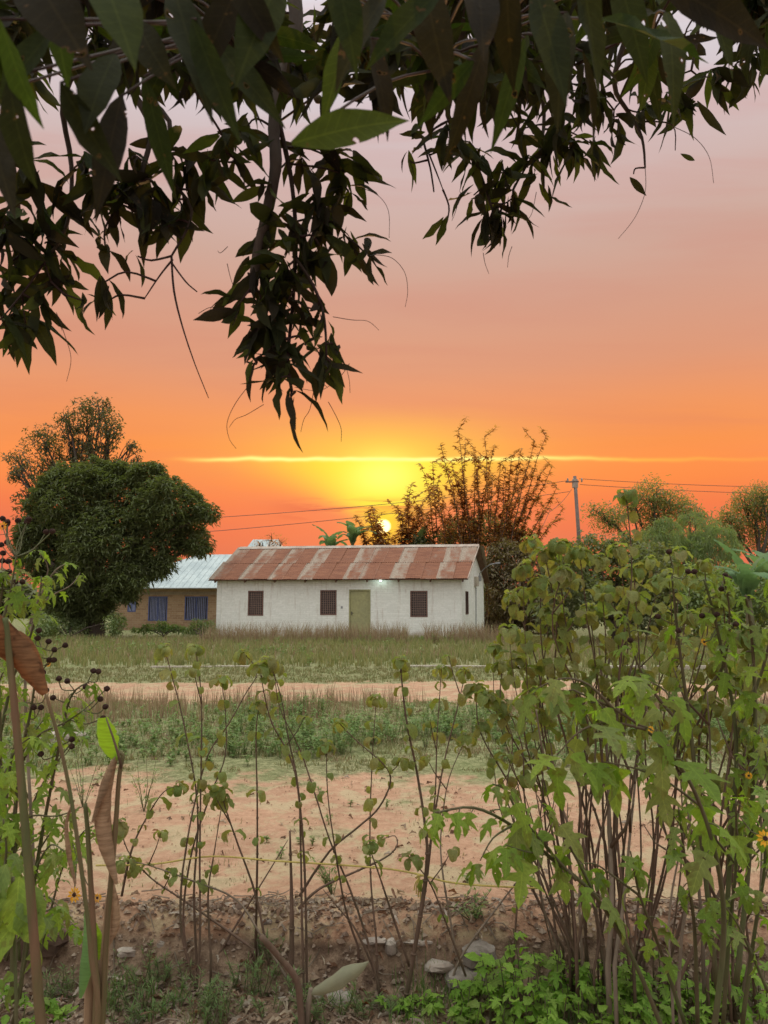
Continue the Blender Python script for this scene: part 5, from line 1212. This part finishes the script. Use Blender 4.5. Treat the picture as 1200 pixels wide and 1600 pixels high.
rock('whitish pointed stone on the bank edge behind the yellow-tied shrub', 610, 1480, -.02, .030, .03, .035, 'palerock', 3)
rock('thin pale slab lying on the bank edge before the pointed stone', 585, 1469, -.01, .055, .04, .01, 'palerock', 4)
rock('long thin slab behind the flat-topped one at the path edge', 655, 1470, -.01, .07, .04, .01, 'palerock', 5)
rock('pale broken slab poking from the bank beside the dry banana leaf', 200, 1486, -.05, .05, .04, .02, 'palerock', 6)
rock('small squarish pale stone chip near the long shrub base', 252, 1478, -.04, .022, .012, .02, 'palerock', 7)
rock('flat grey stone under the folded leaf', 520, 1562, -.17, .10, .06, .02, 'rock', 8)
rock('half-buried dark rock below the largest brown one', 730, 1530, -.13, .10, .07, .04, 'rock', 9)
rock('rounded dark clod below the narrow leafed weeds', 60, 1470, -.05, .13, .09, .07, 'soilrock', 10) if M.setdefault('soilrock', surf('clod', (.14, .085, .06), (.08, .05, .035), 6, .95, .9, 20, .02)) else None
rock('long pale boulder on the verge behind the sunflower bush', 98, 1146, 0, .26, .12, .07, 'palerock', 11)
rock('short pale boulder next to the long one on the verge', 122, 1148, 0, .12, .1, .06, 'palerock', 12)
rock('grey-green flat stone on the path near the middle shrub', 417, 1440, 0, .03, .02, .012, 'rock', 13)
rock('small green-white plastic-pale chip at the lower picture edge', 208, 1597, -.19, .035, .02, .008, 'palerock', 14)
# stones and litter nobody would count
def litter(n, yr, xr, mat, name, label, tm, size, seed, mask=None, lift=.006, cat='litter'):
    r = np.random.default_rng(seed); y = r.uniform(*yr, n); x = r.uniform(*xr, n)
    if mask: k = np.array([mask(a, b) for a, b in zip(x, y)]); x, y = x[k], y[k]
    p = np.array([(a, b, H(a, b)+lift) for a, b in zip(x, y)]); an = r.uniform(0, 6.28, len(p)); d = np.stack([np.cos(an), np.sin(an), r.uniform(-.15, .25, len(p))], 1)
    V, T = scatter(tm[0], tm[1], p, frames(d, roll=r.uniform(-.5, .5, len(p))), size*r.uniform(.4, 1.5, len(p))); tag(build_np(name, V, T, M[mat], None, 'stuff'), label, cat)
pv = [(-.5, 0, 0), (0, -.4, 0), (.5, .05, 0), (.1, .45, 0), (0, 0, .4), (.05, .02, -.2)]; pf = [(0, 1, 4), (1, 2, 4), (2, 3, 4), (3, 0, 4), (1, 0, 5), (2, 1, 5), (3, 2, 5), (0, 3, 5)]
litter(4200, (3.2, 4.0), (-2, 2.4), 'pebble', 'pebbles', 'loose crumbs of earth and pebbles on the bank', (pv, pf), .022, 1) if M.setdefault('pebble', leafmat('pebble', [(.12, .075, .055), (.26, .18, .13), (.36, .28, .22), (.16, .10, .075)], 0, .9)) else None
litter(1600, (3.9, 7.2), (-3.2, 3.4), 'pebble2', 'pebbles', 'small stones and crumbs scattered over the dirt path', (pv, pf), .012, 2) if M.setdefault('pebble2', leafmat('path_pebble', [(.30, .17, .11), (.42, .26, .18), (.20, .12, .08)], 0, .9)) else None
litter(1500, (3.15, 4.0), (-2, 2.4), 'litter', 'leaf_litter', 'dead leaves and twigs littering the bank', DRY[0], .055, 3)
litter(1100, (3.2, 4.05), (-2, 2.4), 'litter', 'leaf_litter', 'narrow dead leaf scraps on the bank', leaf_tmpl([.01, .06, .08, .06, .01], .5, .5, .6, .3, seed=91), .075, 4)
litter(260, (4.0, 6.8), (-3, 3), 'litter', 'leaf_litter', 'dead leaves blown over the dirt path', DRY[1], .05, 5)
litter(160, (7.5, 11), (-5, 5), 'litter', 'leaf_litter', 'pale scraps on the verge grass', DRY[1], .05, 6, lift=.03)
litter(700, (3.5, 3.95), (-2, 2.4), 'pebble', 'clods', 'earth clods broken from the face of the bank', (pv, pf), .034, 12)
def twigs(n, yr, xr, seed):
    rr = random.Random(seed); m = MB()
    for _ in range(n):
        x, y = rr.uniform(*xr), rr.uniform(*yr); a = rr.uniform(0, 6.28); L = rr.uniform(.04, .16); p = [Vector((x+math.cos(a)*L*k, y+math.sin(a)*L*k*.7+rr.uniform(-.005, .005), 0)) for k in (0, .5, 1)]
        for q in p: q.z = H(q.x, q.y) + .008 + rr.uniform(0, .015)
        m.tube(p, [.0035, .003, .002], 4)
    tag(m.build('fallen_twigs', M['greystem'], kind='stuff'), 'broken twigs lying about the bank', 'twigs')
twigs(420, (3.2, 4.1), (-1.9, 2.3), 3)
for i, (px, py, z, s, lab) in enumerate([(238, 1301, 0, .06, 'reddish fallen leaf alone on the dirt path'), (452, 1338, 0, .07, 'brown fallen leaf on the path before the yellow string'), (480, 1331, 0, .05, 'small curled fallen leaf near the yellow string'), (700, 1412, 0, .08, 'long dead leaf on the path behind the rocks'), (700, 1398, 0, .05, 'white upright scrap of leaf on the path behind the rocks'), (295, 1590, -.19, .07, 'rusty fallen leaf at the lower edge below the weeds'), (560, 1572, -.19, .06, 'reddish fallen leaf beside the flat grey stone')]):
    c = GH(px, py); c.z += .012; o = place('fallen_leaf', tmesh(DRY[i % 3], 'fallen_leaf', M['brownleaf'] if i % 2 == 0 else M['dryleaf']), None, mat_of(c, (1, .3*(i % 3-1), .1), (0, -.2, 1), s)); tag(o, lab, 'leaf', 'fallen leaves on the ground')

# grey-green folded leaf and split cut stake at the foot of the shrubs
def ribbon(pts, wid, name, mat, parent, curl=.6, seed=0, up=(0, -1, 0), ragged=.08, sub=4):
    """a wide bent leaf blade through pts; wid per point"""
    rr = random.Random(seed); pp = smooth_path([Vector(p) for p in pts], sub); n = len(pp); W = np.interp(np.linspace(0, 1, n), np.linspace(0, 1, len(wid)), wid); m = MB(); cols = 7; up = Vector(up)
    for i, p in enumerate(pp):
        d = (pp[min(i+1, n-1)]-pp[max(i-1, 0)]).normalized(); s = d.cross(up).normalized(); nn = s.cross(d)
        for j in range(cols):
            u = (j/(cols-1))*2-1; a = u*curl*1.4; w = W[i]*(1+rr.uniform(-ragged, ragged)*abs(u)); off = (s*math.sin(a)/max(.3, curl*1.4) + nn*(math.cos(a)-1)/max(.3, curl*1.4))*w if curl > .05 else s*u*w
            m.v.append(tuple(p + off + nn*rr.uniform(-.02, .02)*W[i]))
    for i in range(n-1):
        for j in range(cols-1): b = i*cols+j; m.f.append((b, b+1, b+cols+1, b+cols))
    return m.build(name, M[mat], parent, True)
b = ground_base(P(465, 1600, 3.2)); b2 = P(480, 1600, 3.2)
t = thing('cut_stake', 'short cut forked stake leaning with a split end', 'stake', ground_base(P(470, 1590, 3.3)))
q = [P(472, 1610, 3.3), P(470, 1575, 3.3), P(463, 1530, 3.28), P(440, 1500, 3.25), P(408, 1463, 3.2)]; m = MB(); m.tube(smooth_path(q, 3), lerp_r(.015, .012, 13), 8, wob=.1); m.build('branch', M['stem'], t, True)
m = MB(); m.tube([P(478, 1610, 3.32), P(482, 1570, 3.32), P(486, 1545, 3.3)], [.014, .012, .010], 7); m.build('branch', M['greystem'], t, True)
t = thing('folded_leaf', 'big grey-green folded dead leaf lying on the stake foot', 'leaf', P(484, 1548, 3.3))
ribbon([P(484, 1550, 3.3), P(505, 1538, 3.28), P(530, 1522, 3.25), P(552, 1512, 3.25), P(576, 1502, 3.22)], [.012, .045, .055, .045, .004], 'blade', 'greyleaf', t, 1.1, 3, up=(.3, -.5, .8)) if M.setdefault('greyleaf', leafmat('grey_leaf', [(.28, .27, .19), (.25, .25, .17)], .2, .8)) else None

# ------------------------------------------------------------------ yellow string
rp = smooth_path([P(150, 1352, 3.75), P(240, 1350, 3.72), P(330, 1338, 3.7), P(430, 1345, 3.66), P(540, 1352, 3.62), P(610, 1358, 3.6), P(658, 1367, 3.6), P(700, 1378, 3.62), P(760, 1384, 3.65), P(850, 1388, 3.7)], 6)
m = MB(); m.tube(rp, .0042, 5); k = P(655, 1368, 3.6)
for i in range(4): m.tube([k+Vector((0, -.012, 0)), k+Vector((-.02+.008*i, -.02, -.03)), k+Vector((-.025+.01*i, -.016, -.06-.015*i))], .003, 5)
m.tube([k+Vector((-.016, 0, .01)), k+Vector((0, -.016, .004)), k+Vector((.016, 0, 0)), k+Vector((0, .016, -.006)), k+Vector((-.016, 0, -.01))], .0045, 5)
tag(m.build('string', M['rope'], base=k), 'thin yellow string stretched between the shrubs and knotted', 'string')

# ------------------------------------------------------------------ dying banana-like plant in the near corner
def stalk_plant():
    D = 1.95; b = ground_base(P(62, 1600, D)); t = thing('withered_banana_plant', 'withered broad-leafed plant with a tall brown stalk and rusty drooping leaf', 'banana plant', b)
    pts = smooth_path([b, P(68, 1700, D), P(60, 1560, D), P(44, 1350, D), P(27, 1150, D), P(14, 1020, D), P(8, 965, D)], 4); m = MB(); m.tube(pts, lerp_r(.015, .0075, len(pts)), 8, wob=.05); m.build('stalk', M['canestalk'], t, True)
    pts = smooth_path([b+Vector((.05, .02, 0)), P(150, 1640, D), P(143, 1500, D), P(130, 1380, D), P(108, 1230, D), P(85, 1130, D), P(72, 1085, D)], 4); m = MB(); m.tube(pts, lerp_r(.007, .004, len(pts)), 7, wob=.05); m.build('leaf_stalk', M['canestalk'], t, True)
    ribbon([P(-60, 950, D-.05), P(-20, 985, D-.03), P(15, 1015, D), P(45, 1045, D), P(70, 1085, D)], [.05, .06, .052, .04, .01], 'leaf', 'brownleaf', t, .9, 1, up=(.5, -.7, -.4))
    ribbon([P(-20, 990, D+.04), P(20, 1000, D+.03), P(50, 1025, D+.03), P(68, 1075, D+.02)], [.03, .03, .02, .006], 'leaf', 'brownleaf', t, .5, 2, up=(-.3, -.8, .4))
stalk_plant()
def shoot_plant():
    D = 2.1; b = ground_base(P(150, 1600, D)); t = thing('dry_leaved_banana_shoot', 'young banana shoot with hanging dry folded leaf and one bright green leaf', 'banana plant', b)
    for i, (pl, r) in enumerate([([(150, 1600), (148, 1500), (143, 1400), (137, 1300), (133, 1255)], .008), ([(160, 1600), (165, 1480), (180, 1300), (186, 1215), (192, 1180), (180, 1178)], .007), ([(156, 1600), (163, 1500), (168, 1440), (170, 1400)], .012), ([(140, 1600), (145, 1520), (152, 1460)], .014)]):
        pts = smooth_path([b+Vector((.01*i-.015, .01*i, 0))] + [P(x, y, D+.01*i) for x, y in pl], 4); m = MB(); m.tube(pts, lerp_r(r*1.3, r*.7, len(pts)), 7, wob=.06); m.build('leaf_stalk', M['canestalk' if i < 2 else 'dryst'], t, True)
    ribbon([P(181, 1182, D), P(166, 1225, D-.01), P(158, 1275, D-.02), P(164, 1325, D-.02), P(182, 1382, D-.01)], [.01, .030, .040, .034, .006], 'dry_leaf', 'dryleaf', t, 1.3, 4, up=(.2, -1, 0))
    ribbon([P(176, 1190, D-.01), P(157, 1235, D-.03), P(143, 1285, D-.03)], [.008, .02, .006], 'dry_leaf', 'dryleaf', t, 1.2, 5, up=(-.5, -.8, 0))
    ribbon([P(172, 1372, D+.02), P(178, 1420, D+.02), P(176, 1455, D+.02), P(160, 1490, D+.02)], [.01, .022, .024, .006], 'dry_leaf', 'dryleaf', t, 1.2, 6, up=(.2, -1, 0))
    ribbon([P(116, 1250, D+.05), P(103, 1285, D+.05), P(106, 1335, D+.05), P(117, 1382, D+.05)], [.004, .009, .013, .006], 'dry_leaf', 'dryleaf', t, 1.3, 7)
    ribbon([P(158, 1122, D), P(160, 1145, D), P(167, 1165, D), P(181, 1188, D)], [.02, .036, .034, .008], 'green_leaf', 'freshleaf', t, .7, 8, up=(-.3, -1, .2), ragged=.12)
    m = MB(); m.tube([P(166, 1122, D-.02), P(176, 1150, D-.02), P(184, 1175, D-.01), P(190, 1200, D)], [.002, .003, .004, .004], 5); m.build('midrib', M['stem'], t, True)
    ribbon([P(133, 1425, D), P(137, 1470, D-.01), P(133, 1515, D-.01), P(125, 1560, D)], [.003, .017, .02, .004], 'green_leaf', 'bladegreen', t, .5, 9)
    ribbon([P(146, 1440, D+.02), P(152, 1465, D+.02), P(153, 1500, D+.02)], [.004, .014, .004], 'green_leaf', 'freshleaf', t, .4, 10)
M['dryst'] = surf('dry_sheath', (.34, .22, .13), (.22, .14, .08), 5, .85, .6, 60, .003, (3, 3, .3))
shoot_plant()
t = thing('broad_leaf_weed', 'dark broad-leafed weed low in front of the brown stalk', 'weed', ground_base(P(20, 1600, 2.3)))
m = MB(); pb = P(25, 1640, 2.3); m.tube(smooth_path([ground_base(pb), pb, P(22, 1450, 2.3), P(20, 1370, 2.3)], 3), .005, 6); m.build('stem', M['greenstem'], t, True)
bm_ = [tmesh(x, 'broad_leaf', M['lobed']) for x in BROAD]
for i, (x, y, dx, dz) in enumerate([(5, 1375, -.3, -.9), (30, 1370, .2, -1), (20, 1365, -.8, -.3), (40, 1380, .5, -.8), (10, 1350, -.2, -1), (-10, 1390, 0, -1), (25, 1440, -.5, -.7), (45, 1400, .3, -1)]):
    place('leaf', bm_[i % 3], t, mat_of(P(x, y, 2.3), (dx, -.35, dz), (0, -1, .5), random.uniform(.12, .17)))

# ------------------------------------------------------------------ the near mango canopy overhead
def canopy():
    rr = random.Random(77)
    root = Vector((1.3, -1.5, H(1.3, -1.5)))
    t = thing('overhanging_mango_tree', 'near mango tree whose dark leafy boughs hang over the view', 'tree', root)
    m = MB(); crown = Vector((.9, -.6, 2.9)); m.tube([root-Vector((0, 0, .1)), root+Vector((-.05, .1, 1.0)), root+Vector((-.2, .4, 2.1)), crown], [.26, .2, .17, .14], 10, wob=.06); m.build('trunk', M['bark'], t, True)
    nodes = []     # skeleton nodes: (pos)
    def limb(pts, r0, r1, name='branch', mat='bark', sub=4, reg=True):
        pp = smooth_path(pts, sub); m = MB(); m.tube(pp, lerp_r(r0, r1, len(pp)), 7 if r0 > .01 else 5, wob=.1); o = m.build(name, M[mat], t, True)
        if reg: nodes.extend(pp)
        return o
    # boughs going forward above the frame
    for (x, y, D) in ((-150, -160, 1.9), (120, -120, 2.2), (445, -90, 2.3), (760, -130, 2.2), (1050, -140, 2.4), (1330, -60, 2.6)):
        e = P(x, y, D); limb([crown, crown.lerp(e, .45)+Vector((0, 0, .25)), e], .055, .025)
    D = 2.3
    limb([P(445, -90, D), P(462, 20, D), P(455, 80, D), P(436, 130, D), P(428, 200, D), P(430, 265, D), P(415, 340, D), P(402, 395, D), P(396, 445, D)], .026, .016)
    limb([P(436, 190, D), P(455, 280, D+.05), P(462, 370, D+.05), P(458, 470, D+.05), P(450, 560, D), P(456, 612, D)], .009, .005, 'branch', 'twig')
    limb([P(458, 400, D), P(480, 430, D), P(500, 470, D), P(508, 510, D), P(510, 560, D)], .006, .004, 'branch', 'twig')
    limb([P(120, -120, 2.2), P(165, 40, 2.3), P(200, 130, 2.4), P(235, 200, 2.4), P(222, 270, 2.4), P(210, 330, 2.4)], .018, .006)
    limb([P(165, 40, 2.3), P(100, 150, 2.4), P(112, 260, 2.5), P(105, 350, 2.5), P(70, 410, 2.5)], .012, .005)
    limb([P(200, 130, 2.4), P(265, 190, 2.4), P(255, 260, 2.4), P(300, 330, 2.4), P(268, 400, 2.4)], .01, .004)
    limb([P(-150, -160, 1.9), P(-40, 100, 2.2), P(20, 260, 2.4), P(30, 380, 2.5)], .02, .006)
    limb([P(268, 400, 2.4), P(272, 455, 2.4), P(285, 510, 2.4), P(305, 570, 2.4), P(326, 622, 2.4)], .0045, .0012, 'twig', 'twig')
    limb([P(270, 405, 2.4), P(250, 430, 2.4), P(226, 466, 2.4)], .004, .002, 'twig', 'twig'); limb([P(268, 410, 2.4), P(290, 440, 2.4), P(308, 456, 2.4)], .0035, .002, 'twig', 'twig')
    limb([P(760, -130, 2.2), P(720, 60, 2.5), P(700, 180, 2.7), P(745, 260, 2.8), P(770, 330, 2.8)], .016, .005)
    limb([P(760, -130, 2.2), P(830, 60, 2.6), P(850, 180, 2.8), P(840, 250, 2.8)], .014, .005)
    limb([P(1050, -140, 2.4), P(985, 40, 2.7), P(960, 130, 2.8), P(985, 180, 2.9), P(1003, 215, 2.9), P(1008, 262, 2.9)], .014, .004)
    limb([P(1050, -140, 2.4), P(1090, 20, 2.8), P(1080, 110, 2.9)], .012, .005); limb([P(1330, -60, 2.6), P(1180, 40, 2.8), P(1150, 90, 2.9)], .012, .005)
    limb([P(720, 180, 2.7), P(680, 200, 2.7), P(660, 225, 2.7)], .006, .004, 'twig', 'twig'); limb([P(660, 215, 2.7), P(672, 262, 2.7), P(678, 300, 2.7)], .005, .003, 'twig', 'twig'); limb([P(668, 235, 2.7), P(684, 275, 2.7), P(692, 296, 2.7)], .004, .002, 'twig', 'twig')
    limb([P(1000, 190, 2.9), P(1050, 195, 2.9), P(1055, 235, 2.9)], .004, .002, 'twig', 'twig')
    # whorls: (px, py, depth, leaf px length, count, droop)
    W = [(5, 360, 2.4, 85, 10), (45, 360, 2.5, 80, 9), (90, 400, 2.5, 75, 8), (0, 500, 2.4, 75, 7), (40, 505, 2.5, 80, 8), (80, 440, 2.5, 70, 7), (150, 300, 2.4, 80, 9), (190, 290, 2.4, 80, 9), (240, 290, 2.4, 80, 9), (300, 250, 2.4, 85, 9), (170, 470, 2.45, 50, 3), (440, 350, 2.3, 70, 8), (457, 628, 2.27, 80, 2), (505, 585, 2.3, 60, 4), (430, 500, 2.3, 75, 9), (400, 520, 2.3, 70, 7), (450, 440, 2.3, 75, 9), (470, 410, 2.35, 70, 7), (500, 350, 2.35, 75, 8), (530, 270, 2.4, 75, 8), (420, 300, 2.25, 65, 6), (510, 520, 2.3, 60, 5), (450, 565, 2.28, 65, 5), (30, 400, 2.5, 75, 9), (60, 470, 2.5, 85, 9), (15, 440, 2.5, 70, 6), (25, 475, 2.55, 80, 8), (100, 330, 2.5, 85, 9), (70, 380, 2.5, 80, 9), (20, 330, 2.4, 80, 9), (165, 440, 2.4, 60, 5), (180, 330, 2.4, 75, 7), (230, 325, 2.4, 80, 9), (285, 320, 2.4, 75, 8), (255, 360, 2.4, 60, 6), (315, 290, 2.35, 80, 7), (205, 250, 2.4, 80, 9), (130, 255, 2.4, 85, 9), (270, 250, 2.4, 80, 9),
         (330, 250, 2.3, 75, 7), (370, 250, 2.3, 75, 6), (215, 400, 2.4, 45, 2), (130, 470, 2.5, 50, 4), (350, 215, 2.2, 70, 8), (385, 200, 2.3, 75, 9), (60, 300, 2.4, 80, 9), (40, 250, 2.3, 85, 10), (165, 390, 2.4, 60, 4),
         (480, 260, 2.35, 75, 9), (520, 250, 2.4, 80, 9), (555, 255, 2.45, 60, 6), (490, 320, 2.35, 80, 10), (470, 370, 2.3, 75, 9), (520, 330, 2.4, 75, 8), (545, 300, 2.45, 60, 6), (500, 385, 2.35, 70, 8), (545, 375, 2.4, 60, 7), (570, 395, 2.4, 55, 6), (440, 420, 2.3, 70, 9), (400, 440, 2.25, 65, 9), (370, 480, 2.25, 60, 8), (410, 480, 2.3, 70, 9), (450, 470, 2.3, 70, 9), (480, 480, 2.3, 55, 6),
         (505, 488, 2.3, 55, 6), (430, 540, 2.3, 70, 8), (400, 560, 2.25, 60, 5), (470, 530, 2.3, 55, 6), (505, 560, 2.3, 65, 8), (440, 590, 2.25, 65, 6), (458, 612, 2.25, 58, 2), (520, 540, 2.3, 50, 4), (385, 565, 2.25, 40, 2), (420, 380, 2.3, 60, 5), (395, 400, 2.3, 55, 4),
         (640, 250, 2.7, 55, 4), (690, 240, 2.7, 50, 6), (735, 240, 2.75, 60, 8), (700, 340, 2.8, 50, 2), (780, 335, 2.8, 65, 12), (760, 350, 2.8, 60, 9), (740, 305, 2.8, 55, 7), (800, 310, 2.8, 60, 9), (850, 300, 2.8, 45, 3), (790, 270, 2.8, 65, 9), (755, 250, 2.75, 65, 9), (830, 260, 2.8, 65, 9), (860, 235, 2.8, 65, 10), (890, 230, 2.8, 65, 10), (925, 225, 2.85, 65, 9), (960, 190, 2.85, 60, 8),
         (1005, 170, 2.9, 65, 9), (1045, 150, 2.9, 65, 9), (1085, 160, 2.9, 65, 9), (1110, 120, 2.9, 65, 9), (1145, 110, 2.9, 65, 8), (1175, 95, 2.85, 70, 8), (1055, 235, 2.9, 38, 1), (990, 272, 2.9, 50, 1), (1190, 40, 2.8, 70, 8), (700, 200, 2.6, 70, 9), (880, 190, 2.7, 70, 9), (820, 200, 2.7, 70, 9), (935, 150, 2.7, 70, 9), (660, 215, 2.7, 55, 5)]
    for i in range(285):   # dense mass above
        x = rr.uniform(-120, 1250); lim = (120 if x < 400 else 170) if x < 560 else (120 if x < 620 else (150 if x < 950 else 130 - (x-950)*.35)); y = rr.uniform(-170, lim); W.append((x, y, rr.uniform(1.7, 3.1), None, rr.randint(8, 12)))
    leaves = []
    for (x, y, D, L, n) in W:
        q = P(x, y, D); Lm = (L*D/F*1.05) if L else rr.uniform(.13, .18)
        cand = min(nodes, key=lambda p: (p-q).length + (.6 if p.z < q.z-.02 else 0))
        if (cand-q).length > .015:
            mid = cand.lerp(q, .55) + Vector((rr.uniform(-.02, .02), rr.uniform(-.02, .02), rr.uniform(-.01, .03))); limb([cand, mid, q], .0045, .0028, 'twig', 'twig', 3, False); nodes.extend([mid, q])
        for k in range(n):
            a = rr.uniform(0, 6.28); e = rr.uniform(-1.45, -.25) if rr.random() < .8 else rr.uniform(-.3, .35)
            d = Vector((math.cos(a)*math.cos(e), math.sin(a)*math.cos(e), math.sin(e))); st = q + Vector((rr.uniform(-.02, .02), rr.uniform(-.02, .02), rr.uniform(-.02, .05)))
            leaves.append((rr.randrange(6), st, d, (rr.uniform(-1, 1), rr.uniform(-1, 1), .5), Lm*rr.uniform(.7, 1.25), rr.uniform(.78, 1.15)))
    # big leaves close to the lens
    big = [((180, 85), (130, 195), .95, 1.5), ((215, 35), (262, 128), .95, 1.6), ((300, 30), (372, 218), .9, 1.15), ((95, 130), (185, 280), .9, 1.3), ((15, 120), (45, 292), .85, 1.3), ((90, 40), (-10, 160), .85, 1.5), ((270, -20), (330, 180), .95, 1.2), ((60, -60), (110, 130), .85, 1.5), ((380, -40), (300, 140), 1.0, 1.1), ((455, 225), (640, 178), 1.0, 1.5),
           ((740, 95), (655, 195), 1.0, 1.3), ((705, -30), (570, 100), .95, 1.2), ((745, -40), (758, 78), 1.0, 1.3), ((790, -60), (800, 140), 1.0, 1.2), ((835, -20), (885, 150), 1.05, 1.1), ((885, 20), (868, 190), 1.1, .9), ((905, -60), (940, 150), 1.0, 1.3), ((940, 30), (1110, 90), 1.1, 1.2), ((1010, -40), (1210, 70), 1.1, 1.4), ((660, -40), (700, 150), 1.0, 1.2),
           ((520, -60), (560, 110), .9, 1.5), ((610, -20), (520, 130), 1.0, 1.2), ((150, -60), (210, 90), .8, 1.6), ((0, 30), (60, 200), .8, 1.4), ((190, 150), (150, 330), 1.1, .9), ((225, 120), (270, 300), 1.2, .9), ((330, 60), (440, 190), 1.1, 1.0), ((-30, 150), (20, 330), 1.0, 1.1), ((1040, 20), (1060, 170), 1.3, .9), ((960, -60), (1010, 120), 1.2, 1.1), ((760, 60), (700, 250), 1.2, .8), ((1090, -40), (1150, 110), 1.4, .9),
           ((440, -40), (370, 120), .95, 1.3), ((30, -80), (130, 90), .8, 1.6), ((350, -60), (440, 90), .9, 1.3), ((560, 20), (500, 190), 1.1, .9), ((580, 60), (610, 210), 1.1, 1.0), ((820, 60), (770, 230), 1.2, .8), ((910, 80), (935, 230), 1.3, .7)]
    for (a, b, D, wf) in big:
        p0, p1 = P(a[0], a[1], D), P(b[0], b[1], D+rr.uniform(-.08, .08)); d = p1-p0; leaves.append((rr.choice((0, 2, 5, 0)), p0, d, (rr.uniform(-.5, .5), -1, rr.uniform(-.2, .4)), d.length*1.03, wf*.85))
        cand = min(nodes, key=lambda p: (p-p0).length)
        limb([cand, cand.lerp(p0, .5)+Vector((0, 0, .03)), p0], .004, .002, 'leaf_stalk', 'twig', 3, False)
    # the 300 that show largest are objects of their own, the rest one part
    def shown(l):
        q = l[1] + l[2].normalized()*l[4]*.5 - CAMP; dy = q.y*cp + q.z*sp_; px = 600+F*q.x/dy; py = 800 - F*(q.z*cp - q.y*sp_)/dy
        return (l[4]/dy) * (1 if (-60 < px < 1260 and -20 < py < 700) else .01)
    leaves.sort(key=shown, reverse=True)
    for k, (v, p, d, u, L, wf) in enumerate(leaves[:300]):
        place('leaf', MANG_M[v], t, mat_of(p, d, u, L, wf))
    rest = leaves[300:]; Vs, Ts, n0 = [], [], 0
    for v in range(6):
        r = [l for l in rest if l[0] == v]
        if not r: continue
        rot = frames(np.array([tuple(l[2]) for l in r]), np.array([l[3] for l in r], float)); sc = np.array([[l[4]*l[5], l[4], l[4]] for l in r]); V, T = scatter(MANGO[v][0], MANGO[v][1], np.array([tuple(l[1]) for l in r]), rot, sc); Vs.append(V); Ts.append(T+n0); n0 += len(V)
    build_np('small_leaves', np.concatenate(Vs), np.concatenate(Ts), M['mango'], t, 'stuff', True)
    # pinkish dry leaf caught in the boughs
    ribbon([P(703, 100, 1.2), P(697, 118, 1.2), P(694, 140, 1.2), P(692, 160, 1.2)], [.004, .016, .014, .004], 'dry_leaf', 'dryleaf', t, .8, 12)
    # unripe fruit
    for (x, y) in ((497, 155), (490, 122)):
        m = MB(); c = P(x, y, 2.2); m.tube([c+Vector((0, 0, .014)), c+Vector((0, 0, .008)), c, c-Vector((0, 0, .009)), c-Vector((0, 0, .014))], [.004, .012, .015, .011, .003], 8); m.build('fruit', M['greenstem'], t, True)
    # tendrils
    for pl in ([(560, 292), (590, 305), (607, 330), (608, 372)], [(585, 398), (612, 403), (632, 425), (637, 455), (633, 480)], [(520, 495), (550, 500), (575, 502), (592, 516)], [(88, 488), (100, 520), (111, 560), (104, 596)], [(392, 598), (368, 630), (355, 660), (358, 685), (369, 701)], [(412, 632), (385, 648), (368, 655), (358, 668)],
               [(513, 628), (525, 650), (533, 670), (533, 690)], [(490, 612), (484, 640), (475, 655), (470, 675)], [(1008, 262), (1008, 300), (992, 340), (966, 373)], [(1050, 197), (1085, 215), (1108, 245), (1115, 286)], [(516, 533), (535, 560), (545, 590), (547, 614)], [(546, 568), (530, 590), (500, 610), (460, 605)], [(800, 385), (795, 400), (793, 418)], [(755, 395), (758, 412), (764, 428)],
               [(355, 412), (362, 440), (375, 470)], [(310, 490), (330, 480), (350, 486)], [(356, 385), (345, 395), (340, 392)], [(720, 300), (712, 330), (706, 345)], [(838, 300), (832, 330), (826, 342)]):
        limb([P(x, y, 2.45) for x, y in pl], .0013, .0008, 'tendril', 'twig', 5, False)
canopy()
